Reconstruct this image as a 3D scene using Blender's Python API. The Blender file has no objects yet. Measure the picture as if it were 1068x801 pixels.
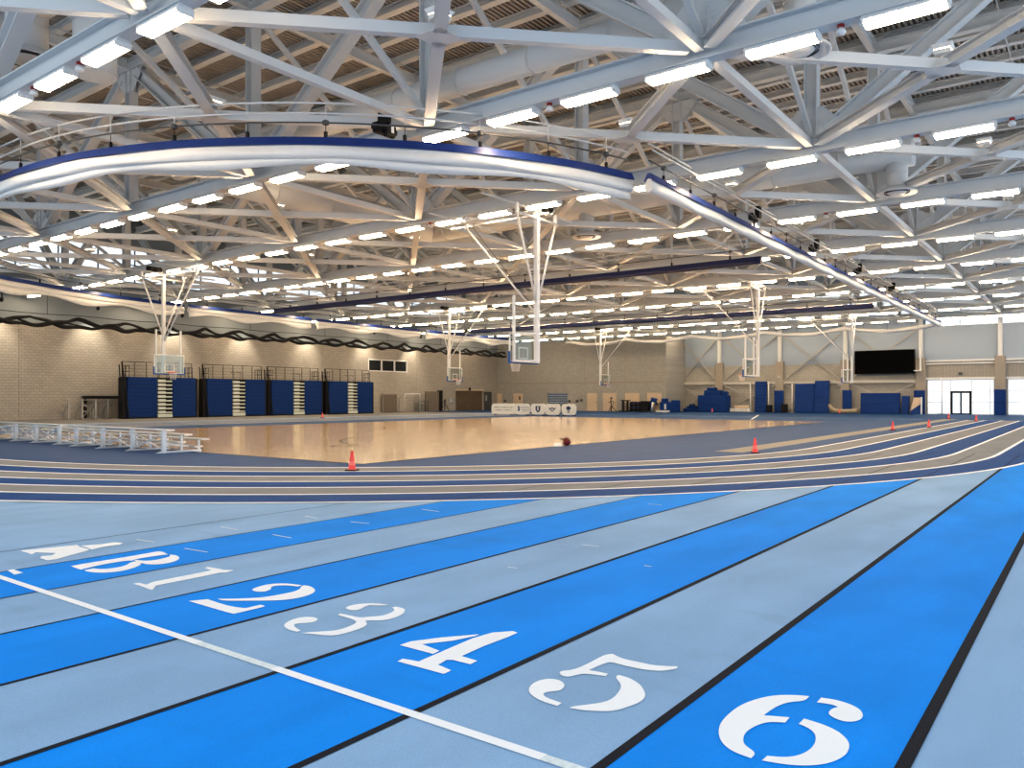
import bpy, math, random
from mathutils import Vector
random.seed(7)
PI = math.pi
scene = bpy.context.scene
COL = scene.collection

# ------------------------------------------------------------------ camera
F_PX, YH, YAW, CAM_H = 819.3, 414.36, 0.640677, 1.6243
CY, SY = math.cos(YAW), math.sin(YAW)
cam_data = bpy.data.cameras.new('camera')
cam = bpy.data.objects.new('camera', cam_data)
COL.objects.link(cam)
cam.location = (0, 0, CAM_H)
cam.rotation_euler = (PI / 2, 0, YAW - PI / 2)
cam_data.sensor_fit = 'HORIZONTAL'
cam_data.sensor_width = 36.0
cam_data.lens = 36.0 * F_PX / 1068.0
cam_data.shift_y = (YH - 400.5) / 1068.0
cam_data.clip_end = 400
scene.camera = cam


def project(x, y, z):
    fw = CY * x + SY * y
    rt = SY * x - CY * y
    if fw < 0.3:
        return None
    return 534 + F_PX * rt / fw, YH - F_PX * (z - CAM_H) / fw


# ------------------------------------------------------------------ materials
def mat(name, col, rough=0.55, metal=0.0, noise=0.0, nscale=4.0, spec=0.5, bump=0.0, bscale=60.0):
    m = bpy.data.materials.new(name)
    m.use_nodes = True
    nt = m.node_tree
    b = nt.nodes['Principled BSDF']
    b.inputs['Base Color'].default_value = (*col, 1)
    b.inputs['Roughness'].default_value = rough
    b.inputs['Metallic'].default_value = metal
    b.inputs['Specular IOR Level'].default_value = spec
    tc = None
    if noise > 0:
        tc = nt.nodes.new('ShaderNodeTexCoord')
        nz = nt.nodes.new('ShaderNodeTexNoise')
        nz.inputs['Scale'].default_value = nscale
        nz.inputs['Detail'].default_value = 5
        nt.links.new(tc.outputs['Object'], nz.inputs['Vector'])
        mx = nt.nodes.new('ShaderNodeMix')
        mx.data_type = 'RGBA'
        mx.inputs[6].default_value = (*[c * (1 - noise) for c in col], 1)
        mx.inputs[7].default_value = (*[min(1, c * (1 + noise)) for c in col], 1)
        nt.links.new(nz.outputs['Fac'], mx.inputs[0])
        nt.links.new(mx.outputs[2], b.inputs['Base Color'])
    if bump > 0:
        tc = tc or nt.nodes.new('ShaderNodeTexCoord')
        n2 = nt.nodes.new('ShaderNodeTexNoise')
        n2.inputs['Scale'].default_value = bscale
        nt.links.new(tc.outputs['Object'], n2.inputs['Vector'])
        bp = nt.nodes.new('ShaderNodeBump')
        bp.inputs['Strength'].default_value = bump
        bp.inputs['Distance'].default_value = 0.01
        nt.links.new(n2.outputs['Fac'], bp.inputs['Height'])
        nt.links.new(bp.outputs['Normal'], b.inputs['Normal'])
    return m


def emit(name, col, strength):
    m = bpy.data.materials.new(name)
    m.use_nodes = True
    b = m.node_tree.nodes['Principled BSDF']
    b.inputs['Base Color'].default_value = (*col, 1)
    b.inputs['Emission Color'].default_value = (*col, 1)
    b.inputs['Emission Strength'].default_value = strength
    return m


def block_mat(name, col, axis):
    """painted concrete block, 0.4 x 0.2 m, running in the wall's own plane"""
    m = bpy.data.materials.new(name)
    m.use_nodes = True
    nt = m.node_tree
    b = nt.nodes['Principled BSDF']
    b.inputs['Roughness'].default_value = 0.6
    tc = nt.nodes.new('ShaderNodeTexCoord')
    sp = nt.nodes.new('ShaderNodeSeparateXYZ')
    cb = nt.nodes.new('ShaderNodeCombineXYZ')
    nt.links.new(tc.outputs['Object'], sp.inputs[0])
    nt.links.new(sp.outputs[axis], cb.inputs[0])
    nt.links.new(sp.outputs['Z'], cb.inputs[1])
    br = nt.nodes.new('ShaderNodeTexBrick')
    br.inputs['Scale'].default_value = 1.0
    br.inputs['Brick Width'].default_value = 0.4064
    br.inputs['Row Height'].default_value = 0.2032
    br.inputs['Mortar Size'].default_value = 0.012
    br.inputs['Color1'].default_value = (*[c * 1.05 for c in col], 1)
    br.inputs['Color2'].default_value = (*[c * 0.93 for c in col], 1)
    br.inputs['Mortar'].default_value = (*[c * 0.62 for c in col], 1)
    nt.links.new(cb.outputs[0], br.inputs['Vector'])
    nt.links.new(br.outputs['Color'], b.inputs['Base Color'])
    return m


def track_mat(name, col, rough=0.75):
    """poured rubber track surface: fine grain, faint scuffs and broad wear"""
    m = bpy.data.materials.new(name)
    m.use_nodes = True
    nt = m.node_tree
    b = nt.nodes['Principled BSDF']
    b.inputs['Roughness'].default_value = rough
    b.inputs['Specular IOR Level'].default_value = 0.14
    tc = nt.nodes.new('ShaderNodeTexCoord')
    def nz(scale, detail, sy=1.0):
        mp = nt.nodes.new('ShaderNodeMapping')
        mp.inputs['Scale'].default_value = (1, sy, 1)
        nt.links.new(tc.outputs['Object'], mp.inputs['Vector'])
        n = nt.nodes.new('ShaderNodeTexNoise')
        n.inputs['Scale'].default_value = scale
        n.inputs['Detail'].default_value = detail
        nt.links.new(mp.outputs[0], n.inputs['Vector'])
        return n
    def ramp(src, lo, hi, a, c):
        r = nt.nodes.new('ShaderNodeMapRange')
        r.inputs[1].default_value = lo; r.inputs[2].default_value = hi
        r.inputs[3].default_value = a; r.inputs[4].default_value = c
        nt.links.new(src.outputs['Fac'], r.inputs[0])
        return r
    fine = ramp(nz(170, 2), .3, .7, .9, 1.1)
    broad = ramp(nz(0.6, 4, 2.5), .35, .7, .90, 1.05)
    scuff = ramp(nz(2.2, 6, .35), .62, .78, 1.0, .88)
    mu = nt.nodes.new('ShaderNodeMath'); mu.operation = 'MULTIPLY'
    nt.links.new(fine.outputs[0], mu.inputs[0]); nt.links.new(broad.outputs[0], mu.inputs[1])
    m2 = nt.nodes.new('ShaderNodeMath'); m2.operation = 'MULTIPLY'
    nt.links.new(mu.outputs[0], m2.inputs[0]); nt.links.new(scuff.outputs[0], m2.inputs[1])
    vm = nt.nodes.new('ShaderNodeVectorMath'); vm.operation = 'SCALE'
    vm.inputs[0].default_value = col
    nt.links.new(m2.outputs[0], vm.inputs['Scale'])
    nt.links.new(vm.outputs[0], b.inputs['Base Color'])
    bp = nt.nodes.new('ShaderNodeBump')
    bp.inputs['Strength'].default_value = .25
    bp.inputs['Distance'].default_value = .004
    nt.links.new(fine.outputs[0], bp.inputs['Height'])
    nt.links.new(bp.outputs[0], b.inputs['Normal'])
    return m


def wood_mat():
    m = bpy.data.materials.new('maple_floor')
    m.use_nodes = True
    nt = m.node_tree
    b = nt.nodes['Principled BSDF']
    tc = nt.nodes.new('ShaderNodeTexCoord')
    br = nt.nodes.new('ShaderNodeTexBrick')
    br.inputs['Scale'].default_value = 1.0
    br.inputs['Brick Width'].default_value = 1.9
    br.inputs['Row Height'].default_value = 0.17
    br.inputs['Mortar Size'].default_value = 0.003
    br.inputs['Color1'].default_value = (.68, .50, .335, 1)
    br.inputs['Color2'].default_value = (.55, .37, .215, 1)
    br.inputs['Mortar'].default_value = (.32, .2, .1, 1)
    nt.links.new(tc.outputs['Object'], br.inputs['Vector'])
    nt.links.new(br.outputs['Color'], b.inputs['Base Color'])
    b.inputs['Roughness'].default_value = .22
    b.inputs['Coat Weight'].default_value = .5
    b.inputs['Coat Roughness'].default_value = .08
    return m


def glass_mat(name, tint=(.98, 1, 1), mixf=.05):
    m = bpy.data.materials.new(name)
    m.use_nodes = True
    nt = m.node_tree
    nt.nodes.remove(nt.nodes['Principled BSDF'])
    out = nt.nodes['Material Output']
    tr = nt.nodes.new('ShaderNodeBsdfTransparent'); tr.inputs[0].default_value = (*tint, 1)
    gl = nt.nodes.new('ShaderNodeBsdfGlossy'); gl.inputs['Roughness'].default_value = .05
    mx = nt.nodes.new('ShaderNodeMixShader'); mx.inputs[0].default_value = mixf
    nt.links.new(tr.outputs[0], mx.inputs[1]); nt.links.new(gl.outputs[0], mx.inputs[2])
    nt.links.new(mx.outputs[0], out.inputs[0])
    return m


M = {
    'steel': mat('white_painted_steel', (.68, .69, .69), .45),
    'deck': mat('roof_deck_paint', (.47, .43, .385), .75),
    'purlin': mat('purlin_paint', (.78, .78, .77), .6),
    'duct': mat('duct_paint', (.69, .70, .70), .5, noise=.03, nscale=1.5),
    'housing': mat('fixture_housing', (.82, .82, .80), .4),
    'lens': emit('fixture_lens', (1, .765, .50), 37.0),
    'uplens': emit('uplight_lens', (1, .75, .48), 30.0),
    'white': mat('white_paint', (.85, .85, .84), .4),
    'fabric': mat('white_vinyl', (.84, .82, .79), .4, noise=.06, nscale=3),
    'navyband': mat('blue_vinyl_band', (.02, .05, .22), .4),
    'navy': mat('navy_vinyl', (.012, .018, .07), .45),
    'black': mat('black_metal', (.012, .012, .014), .55, spec=.25),
    'darkgrey': mat('dark_grey_metal', (.08, .085, .09), .5),
    'net': mat('black_netting', (.012, .012, .013), .8),
    'alu': mat('aluminium', (.72, .74, .76), .32, .75),
    'dullalu': mat('dull_aluminium', (.42, .40, .37), .45, .4),
    'pad': mat('blue_vinyl_pad', (.004, .042, .20), .55, spec=.25, noise=.12, nscale=2),
    'padblue': mat('bright_blue_padding', (.01, .09, .34), .5),
    'seatblue': mat('blue_bleacher_front', (.003, .038, .18), .55, spec=.2),
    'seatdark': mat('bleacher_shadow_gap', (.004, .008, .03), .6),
    'step': mat('white_aisle_step', (.68, .72, .66), .5),
    'cone': mat('cone_red', (.95, .10, .09), .5),
    'conecollar': mat('cone_lighter', (1.0, .22, .19), .4),
    'red': mat('rim_orange', (.85, .12, .04), .4),
    'ballred': mat('ball_red', (.16, .006, .006), .4),
    'netwhite': mat('net_white', (.85, .83, .80), .7),
    'beige': mat('beige_door', (.66, .53, .39), .5, noise=.04),
    'brownwood': mat('brown_wood', (.15, .11, .075), .5, noise=.35, nscale=3),
    'greywood': mat('grey_wood_panel', (.19, .16, .13), .55, noise=.15, nscale=4),
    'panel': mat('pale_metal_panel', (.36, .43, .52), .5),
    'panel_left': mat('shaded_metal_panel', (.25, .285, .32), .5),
    'pier': mat('pier_block', (.36, .32, .27), .7, noise=.1, nscale=6),
    'spandrel': mat('spandrel_paint', (.36, .33, .285), .6),
    'brace_grey': mat('brace_grey_paint', (.42, .41, .40), .5),
    'wallbeam': mat('brace_paint', (.62, .60, .55), .5),
    'dirtgrey': mat('tan_grey_rubber', (.26, .235, .20), .6, noise=.1, nscale=2),
    'paint': mat('white_floor_paint', (.97, .975, .98), .6, spec=.1, noise=.02, nscale=20),
    'paintworn': mat('worn_floor_paint', (.70, .80, .90), .5, noise=.25, nscale=30),
    'joint': mat('dark_lane_line', (.022, .025, .034), .8, spec=.1, noise=.3, nscale=40),
    'lane_light': track_mat('light_blue_lane', (.315, .49, .71)),
    'lane_blue': track_mat('bright_blue_lane', (.0, .305, .93)),
    'oval_grey': track_mat('grey_oval_lane', (.27, .275, .285)),
    'oval_blue': track_mat('dark_blue_oval_lane', (.014, .08, .26)),
    'infield': track_mat('slate_blue_infield', (.022, .08, .22), .6),
    'apron': track_mat('grey_apron', (.27, .265, .26)),
    'wood': wood_mat(),
    'glass': glass_mat('window_glass'),
    'board': glass_mat('backboard_glass', (.88, .92, .90), .08),
    'block_left': block_mat('block_left_wall', (.43, .395, .345), 'X'),
    'block_back': block_mat('block_back_wall', (.40, .385, .35), 'Y'),
    'screen': mat('scoreboard_face', (.004, .004, .004), .9, spec=.05),
    'darkglass': mat('dark_interior', (.02, .022, .025), .15),
    'signwhite': mat('sign_white', (.80, .80, .78), .5),
    'signblue': mat('sign_ink', (.03, .05, .13), .5),
    'greyink': mat('sign_grey_ink', (.35, .35, .36), .5),
    'sensor': mat('sensor_red', (.35, .03, .02), .4),
    'carpetroll': mat('tan_foam', (.42, .36, .26), .8),
    'orange': mat('orange_warm', (.75, .32, .10), .5),
}


# ------------------------------------------------------------------ mesh builder
class MB:
    def __init__(self):
        self.v = []; self.f = []; self.mi = []; self.sm = []

    def add(self, vs, fs, mi=0, smooth=False):
        o = len(self.v)
        self.v += [tuple(p) for p in vs]
        for q in fs:
            self.f.append(tuple(i + o for i in q)); self.mi.append(mi); self.sm.append(smooth)
        return self

    def box(self, x0, x1, y0, y1, z0, z1, mi=0):
        vs = [(x0, y0, z0), (x1, y0, z0), (x1, y1, z0), (x0, y1, z0), (x0, y0, z1), (x1, y0, z1), (x1, y1, z1), (x0, y1, z1)]
        fs = [(3, 2, 1, 0), (4, 5, 6, 7), (0, 1, 5, 4), (1, 2, 6, 5), (2, 3, 7, 6), (3, 0, 4, 7)]
        return self.add(vs, fs, mi)

    def cbox(self, x0, x1, y0, y1, z0, z1, b=.03, mi=0):
        """box with chamfered edges"""
        vs = []; ix = {}
        cx = (x0, x1); cy = (y0, y1); cz = (z0, z1)
        for i in (0, 1):
            for j in (0, 1):
                for k in (0, 1):
                    sx = b if i == 0 else -b; sy = b if j == 0 else -b; sz = b if k == 0 else -b
                    ix[i, j, k, 0] = len(vs); vs.append((cx[i], cy[j] + sy, cz[k] + sz))
                    ix[i, j, k, 1] = len(vs); vs.append((cx[i] + sx, cy[j], cz[k] + sz))
                    ix[i, j, k, 2] = len(vs); vs.append((cx[i] + sx, cy[j] + sy, cz[k]))
        fs = []
        for s in (0, 1):
            fs.append([ix[s, j, k, 0] for j, k in ((0, 0), (1, 0), (1, 1), (0, 1))])
            fs.append([ix[j, s, k, 1] for j, k in ((0, 0), (1, 0), (1, 1), (0, 1))])
            fs.append([ix[j, k, s, 2] for j, k in ((0, 0), (1, 0), (1, 1), (0, 1))])
        for j in (0, 1):
            for k in (0, 1):
                fs.append([ix[0, j, k, 1], ix[1, j, k, 1], ix[1, j, k, 2], ix[0, j, k, 2]])
                fs.append([ix[j, 0, k, 0], ix[j, 1, k, 0], ix[j, 1, k, 2], ix[j, 0, k, 2]])
                fs.append([ix[j, k, 0, 0], ix[j, k, 1, 0], ix[j, k, 1, 1], ix[j, k, 0, 1]])
                for i in (0, 1):
                    pass
        for i in (0, 1):
            for j in (0, 1):
                for k in (0, 1):
                    fs.append([ix[i, j, k, 0], ix[i, j, k, 1], ix[i, j, k, 2]])
        return self.add(vs, fs, mi)

    def frame(self, p, q, up=(0, 0, 1)):
        p = Vector(p); q = Vector(q)
        d = (q - p).normalized()
        u = Vector(up)
        if abs(d.dot(u)) > .98:
            u = Vector((0, 1, 0)) if abs(d.y) < .9 else Vector((1, 0, 0))
        s = d.cross(u).normalized()
        u = s.cross(d).normalized()
        return p, q, s, u

    def bar(self, p, q, w, h, up=(0, 0, 1), mi=0):
        p, q, s, u = self.frame(p, q, up)
        vs = []
        for c in (p, q):
            for a, b in ((-1, -1), (1, -1), (1, 1), (-1, 1)):
                vs.append(c + s * (a * w / 2) + u * (b * h / 2))
        fs = [(3, 2, 1, 0), (4, 5, 6, 7), (0, 1, 5, 4), (1, 2, 6, 5), (2, 3, 7, 6), (3, 0, 4, 7)]
        return self.add(vs, fs, mi)

    def ibeam(self, p, q, w, h, up=(0, 0, 1), tf=.035, tw=.03, mi=0):
        p, q, s, u = self.frame(p, q, up)
        a, b = w / 2, h / 2
        pr = [(-a, -b), (a, -b), (a, -b + tf), (tw / 2, -b + tf), (tw / 2, b - tf), (a, b - tf), (a, b), (-a, b), (-a, b - tf), (-tw / 2, b - tf), (-tw / 2, -b + tf), (-a, -b + tf)]
        vs = [c + s * x + u * y for c in (p, q) for x, y in pr]
        n = 12
        fs = [(i, (i + 1) % n, (i + 1) % n + n, i + n) for i in range(n)]
        for o in (0, n):
            for quad in ((0, 1, 2, 11), (11, 2, 3, 10), (10, 3, 4, 9), (9, 4, 5, 8), (8, 5, 6, 7)):
                fs.append(tuple(k + o for k in quad))
        return self.add(vs, fs, mi)

    def tube(self, path, r, n=10, mi=0, closed=False, cap=True):
        path = [Vector(p) for p in path]
        vs = []; k = len(path)
        for i, p in enumerate(path):
            a = path[i - 1] if (i > 0 or closed) else path[0]
            b = path[(i + 1) % k] if (i < k - 1 or closed) else path[-1]
            d = (b - a).normalized()
            u = Vector((0, 0, 1)) if abs(d.z) < .95 else Vector((0, 1, 0))
            s = d.cross(u).normalized(); u = s.cross(d)
            rr = r[i] if isinstance(r, (list, tuple)) else r
            for j in range(n):
                t = 2 * PI * j / n
                vs.append(p + s * (rr * math.cos(t)) + u * (rr * math.sin(t)))
        fs = []
        for i in range(k if closed else k - 1):
            for j in range(n):
                i2 = (i + 1) % k
                fs.append((i * n + j, i * n + (j + 1) % n, i2 * n + (j + 1) % n, i2 * n + j))
        self.add(vs, fs, mi, True)
        if cap and not closed:
            o = len(self.v) - len(vs)
            self.f.append(tuple(o + j for j in range(n))[::-1]); self.mi.append(mi); self.sm.append(False)
            self.f.append(tuple(o + (k - 1) * n + j for j in range(n))); self.mi.append(mi); self.sm.append(False)
        return self

    def lathe(self, prof, c=(0, 0, 0), n=20, mi=0, smooth=True):
        vs = []
        for r, z in prof:
            for j in range(n):
                t = 2 * PI * j / n
                vs.append((c[0] + r * math.cos(t), c[1] + r * math.sin(t), c[2] + z))
        fs = []
        for i in range(len(prof) - 1):
            for j in range(n):
                fs.append((i * n + j, i * n + (j + 1) % n, (i + 1) * n + (j + 1) % n, (i + 1) * n + j))
        return self.add(vs, fs, mi, smooth)

    def sweep(self, path, prof, mi=0, smooth=False, wob=None):
        """extrude a (side, up) profile along a level path"""
        path = [Vector(p) for p in path]
        k = len(path); n = len(prof); vs = []
        for i, p in enumerate(path):
            d = (path[min(i + 1, k - 1)] - path[max(i - 1, 0)])
            d.z = 0; d.normalize()
            s = Vector((d.y, -d.x, 0))
            for j, (a, b) in enumerate(prof):
                da, db = wob(i, j) if wob else (0, 0)
                vs.append(p + s * (a + da) + Vector((0, 0, b + db)))
        fs = [(i * n + j, i * n + (j + 1) % n, (i + 1) * n + (j + 1) % n, (i + 1) * n + j) for i in range(k - 1) for j in range(n)]
        self.add(vs, fs, mi, smooth)
        o = len(self.v) - len(vs)
        self.f.append(tuple(o + j for j in range(n))[::-1]); self.mi.append(mi); self.sm.append(False)
        self.f.append(tuple(o + (k - 1) * n + j for j in range(n))); self.mi.append(mi); self.sm.append(False)
        return self

    def poly(self, pts, z, mi=0):
        return self.add([(x, y, z) for x, y in pts], [tuple(range(len(pts)))], mi)

    def mesh(self, name, mats):
        me = bpy.data.meshes.new(name)
        me.from_pydata(self.v, [], self.f)
        for m in (mats if isinstance(mats, (list, tuple)) else [mats]):
            me.materials.append(M[m])
        me.polygons.foreach_set('material_index', self.mi)
        me.polygons.foreach_set('use_smooth', self.sm)
        me.update()
        return me

    def build(self, name, mats, parent=None, loc=None):
        return link(name, self.mesh(name, mats), parent, loc)


def link(name, data, parent=None, loc=None):
    o = bpy.data.objects.new(name, data)
    COL.objects.link(o)
    if parent is not None:
        o.parent = parent
    if loc is not None:
        o.location = loc
    return o


def tag(o, label=None, cat=None, group=None, kind=None):
    if label: o['label'] = label
    if cat: o['category'] = cat
    if group: o['group'] = group
    if kind: o['kind'] = kind
    return o


def thing(name, label, cat, loc=(0, 0, 0), rz=0.0, group=None):
    o = bpy.data.objects.new(name, None)
    o.empty_display_size = .2
    COL.objects.link(o)
    o.location = loc
    o.rotation_euler = (0, 0, rz)
    return tag(o, label, cat, group)


def struct(name, mb, mats, parent=None):
    o = mb.build(name, mats, parent)
    if parent is None:
        o['kind'] = 'structure'
    return o


def copy_tree(o, parent=None):
    c = o.copy()
    COL.objects.link(c)
    if parent is not None:
        c.parent = parent
    for ch in list(o.children):
        copy_tree(ch, c)
    return c


ORD = ['first', 'second', 'third', 'fourth', 'fifth', 'sixth', 'seventh', 'eighth', 'ninth', 'tenth', 'eleventh', 'twelfth',
       'thirteenth', 'fourteenth', 'fifteenth', 'sixteenth', 'seventeenth', 'eighteenth', 'nineteenth', 'twentieth']
ORD += ['twenty-' + w for w in ORD[:9]] + ['thirtieth'] + ['thirty-' + w for w in ORD[:9]]

# ------------------------------------------------------------------ dimensions
S = 8.124                       # truss spacing
XT = [S * n for n in range(0, 11)]
NODES = [-1.22 + S * m for m in range(8)]   # truss panel points along y
LWALL, EWALL, BWALL = 62.0, 85.0, 80.0
BW_Y = 38.6                     # where the projecting block wall ends
Z_BOT, Z_TOP, Z_DECK = 9.2, 15.0, 15.75
OC = (26.0, 25.0)               # oval turn centre
LANE_R = [17.7 + 1.0085 * k for k in range(7)]
STRAIGHT_END = 63.5
LY0, LW = .685, 1.067           # sprint lane lines

# ================================================================== SETTING
# ---- floor: base slab plus its painted surfaces as parts
fb = MB()
fb.add([(-14, -14, 0), (64, -14, 0), (64, 50, 0), (-14, 50, 0)], [(0, 1, 2, 3)], 0)
fb.add([(64, -14, 0), (EWALL + .3, -14, 0), (EWALL + .3, LWALL + .3, 0), (64, LWALL + .3, 0)], [(0, 1, 2, 3)], 1)
fb.add([(-14, 50, 0), (64, 50, 0), (64, LWALL + .3, 0), (-14, LWALL + .3, 0)], [(0, 1, 2, 3)], 2)
floor = struct('floor', fb, ['lane_light', 'infield', 'apron'])


def strip(x0, x1, y0, y1, z):
    return MB().add([(x0, y0, z), (x1, y0, z), (x1, y1, z), (x0, y1, z)], [(0, 1, 2, 3)])


def lane_y(k):
    return LY0 + LW * k


for k in range(8):
    light = k % 2 == 1
    o = strip(-10, 45, lane_y(k), lane_y(k + 1), .002).build('sprint_lane', 'lane_light' if light else 'lane_blue', floor)
    o['label'] = 'light blue-grey sprint lane' if light else 'bright blue sprint lane'
for k, w in enumerate((.06, .055, .05, .045, .036, .026, .024, .022, .02)):
    o = strip(-10, 30, lane_y(k) - w / 2, lane_y(k) + w / 2, .004).build('lane_line', 'joint', floor)
    o['label'] = 'dark line between sprint lanes'


def half_oval(r, n=64):
    pts = [(STRAIGHT_END, OC[1] - r)]
    for i in range(n + 1):
        a = -PI / 2 - PI * i / n
        pts.append((OC[0] + r * math.cos(a), OC[1] + r * math.sin(a)))
    pts.append((STRAIGHT_END, OC[1] + r))
    return pts


def ring(r0, r1, z):
    a, b = half_oval(r0), half_oval(r1)
    n = len(a)
    return MB().add([(x, y, z) for x, y in a + b], [(i, i + 1, n + i + 1, n + i) for i in range(n - 1)])


inner = half_oval(LANE_R[0])
o = MB().poly(inner, .005).build('infield_surface', 'infield', floor)
for k in range(6):
    grey = k % 2 == 0
    o = ring(LANE_R[k], LANE_R[k + 1], .006).build('oval_lane', 'oval_grey' if grey else 'oval_blue', floor)
    o['label'] = 'curving grey lane of the oval track' if grey else 'curving dark blue lane of the oval track'
for k in range(7):
    ring(LANE_R[k] - .055, LANE_R[k] + .055, .009).build('oval_line', 'paint', floor)['label'] = 'white curving lane line'
mb = MB()
for k in range(7):          # small white tabs where the straight lane lines stop
    mb.add([(STRAIGHT_END - .1, OC[1] - LANE_R[k] - .16, .0095), (STRAIGHT_END + .25, OC[1] - LANE_R[k] - .16, .0095),
            (STRAIGHT_END + .25, OC[1] - LANE_R[k] + .16, .0095), (STRAIGHT_END - .1, OC[1] - LANE_R[k] + .16, .0095)], [(0, 1, 2, 3)])
mb.build('line_end_tab', 'paint', floor)
for k in range(1, 8):       # the sprint seams carry on faintly across the oval
    y = lane_y(k)
    def edge(r):
        d = r * r - (OC[1] - y) ** 2
        return OC[0] - math.sqrt(d) if d > 0 else OC[0]
    xa, xb = edge(LANE_R[6]), edge(LANE_R[0])
    xb = min(xb, xa + 11)
    strip(xa, xb, y - .012, y + .012, .008).build('seam_line', 'joint', floor)
o = strip(22.5, 66, 8.35, 9.2, .0065).build('runway_strip', 'dirtgrey', floor)
o['label'] = 'tan grey runway strip inside the oval'
court = strip(13.05, 54.0, 14.3, 38.2, .012).build('wood_court', 'wood', floor)
court['label'] = 'glossy pale maple court floor'
mb = MB()
for (a, b, c, d) in ((13.0, 54.05, 14.24, 14.3), (13.0, 54.05, 38.2, 38.26), (13.0, 13.05, 14.3, 38.2), (54.0, 54.05, 14.3, 38.2)):
    mb.add([(a, c, .013), (b, c, .013), (b, d, .013), (a, d, .013)], [(0, 1, 2, 3)])
mb.build('court_edge', 'black', floor)
mb = MB()
def arc_line(cx, cy, r, a0, a1, w, n=24):
    vs = []; 
    for i in range(n + 1):
        a = a0 + (a1 - a0) * i / n
        for q in (r - w / 2, r + w / 2):
            vs.append((cx + q * math.cos(a), cy + q * math.sin(a), .0135))
    mb.add(vs, [(2 * i, 2 * i + 1, 2 * i + 3, 2 * i + 2) for i in range(n)])
arc_line(17.55, 20.0, .42, 1.0, 4.4, .07)
arc_line(17.95, 19.6, .42, 1.0, 4.4, .07)
for hx in (24.37, 48.75):
    arc_line(hx, 18.0, 6.6, .35, PI - .35, .05, 40)
    arc_line(hx, 34.6, 6.6, -PI + .35, -.35, .05, 40)
mb.build('court_marking', 'black', floor)['label'] = 'thin black court line'
mb = MB()
for (px, py) in ((16.2, 17.6), (18.2, 15.6), (19.2, 21.4), (15.2, 20.5)):
    mb.lathe([(.0, .0135), (.09, .0135)], (px, py, 0), 12)
mb.build('floor_plate', 'dullalu', floor)['label'] = 'small round metal cover in the court'
# far run-off mats and a white mark
mb = MB()
mb.add([(56.3, 20.3, .011), (56.45, 20.2, .011), (70.6, 24.6, .011), (70.45, 24.75, .011)], [(0, 1, 2, 3)])
mb.build('white_mark', 'paint', floor)
# start line and the stencilled numerals
mb = MB()
for (y0, y1) in ((8.19, 7.2), (7.2, 5.42), (5.42, 4.75)):
    mb.add([(2.885, y1, .006), (2.95, y1, .006), (2.95, y0, .006), (2.885, y0, .006)], [(0, 1, 2, 3)])
mb.add([(2.885, 2.0, .006), (2.95, 2.0, .006), (2.95, 3.95, .006), (2.885, 3.95, .006)], [(0, 1, 2, 3)])
mb.add([(2.885, .2, .006), (2.95, .2, .006), (2.95, 1.75, .006), (2.885, 1.75, .006)], [(0, 1, 2, 3)])
mb.add([(2.887, 3.95, .0055), (2.948, 3.95, .0055), (2.948, 4.75, .0055), (2.887, 4.75, .0055)], [(0, 1, 2, 3)], 1)
mb.add([(2.887, 1.75, .0055), (2.948, 1.75, .0055), (2.948, 2.0, .0055), (2.887, 2.0, .0055)], [(0, 1, 2, 3)], 1)
mb.build('start_line', ['paint', 'paintworn'], floor)['label'] = 'white start line painted across the sprint lanes'
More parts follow.
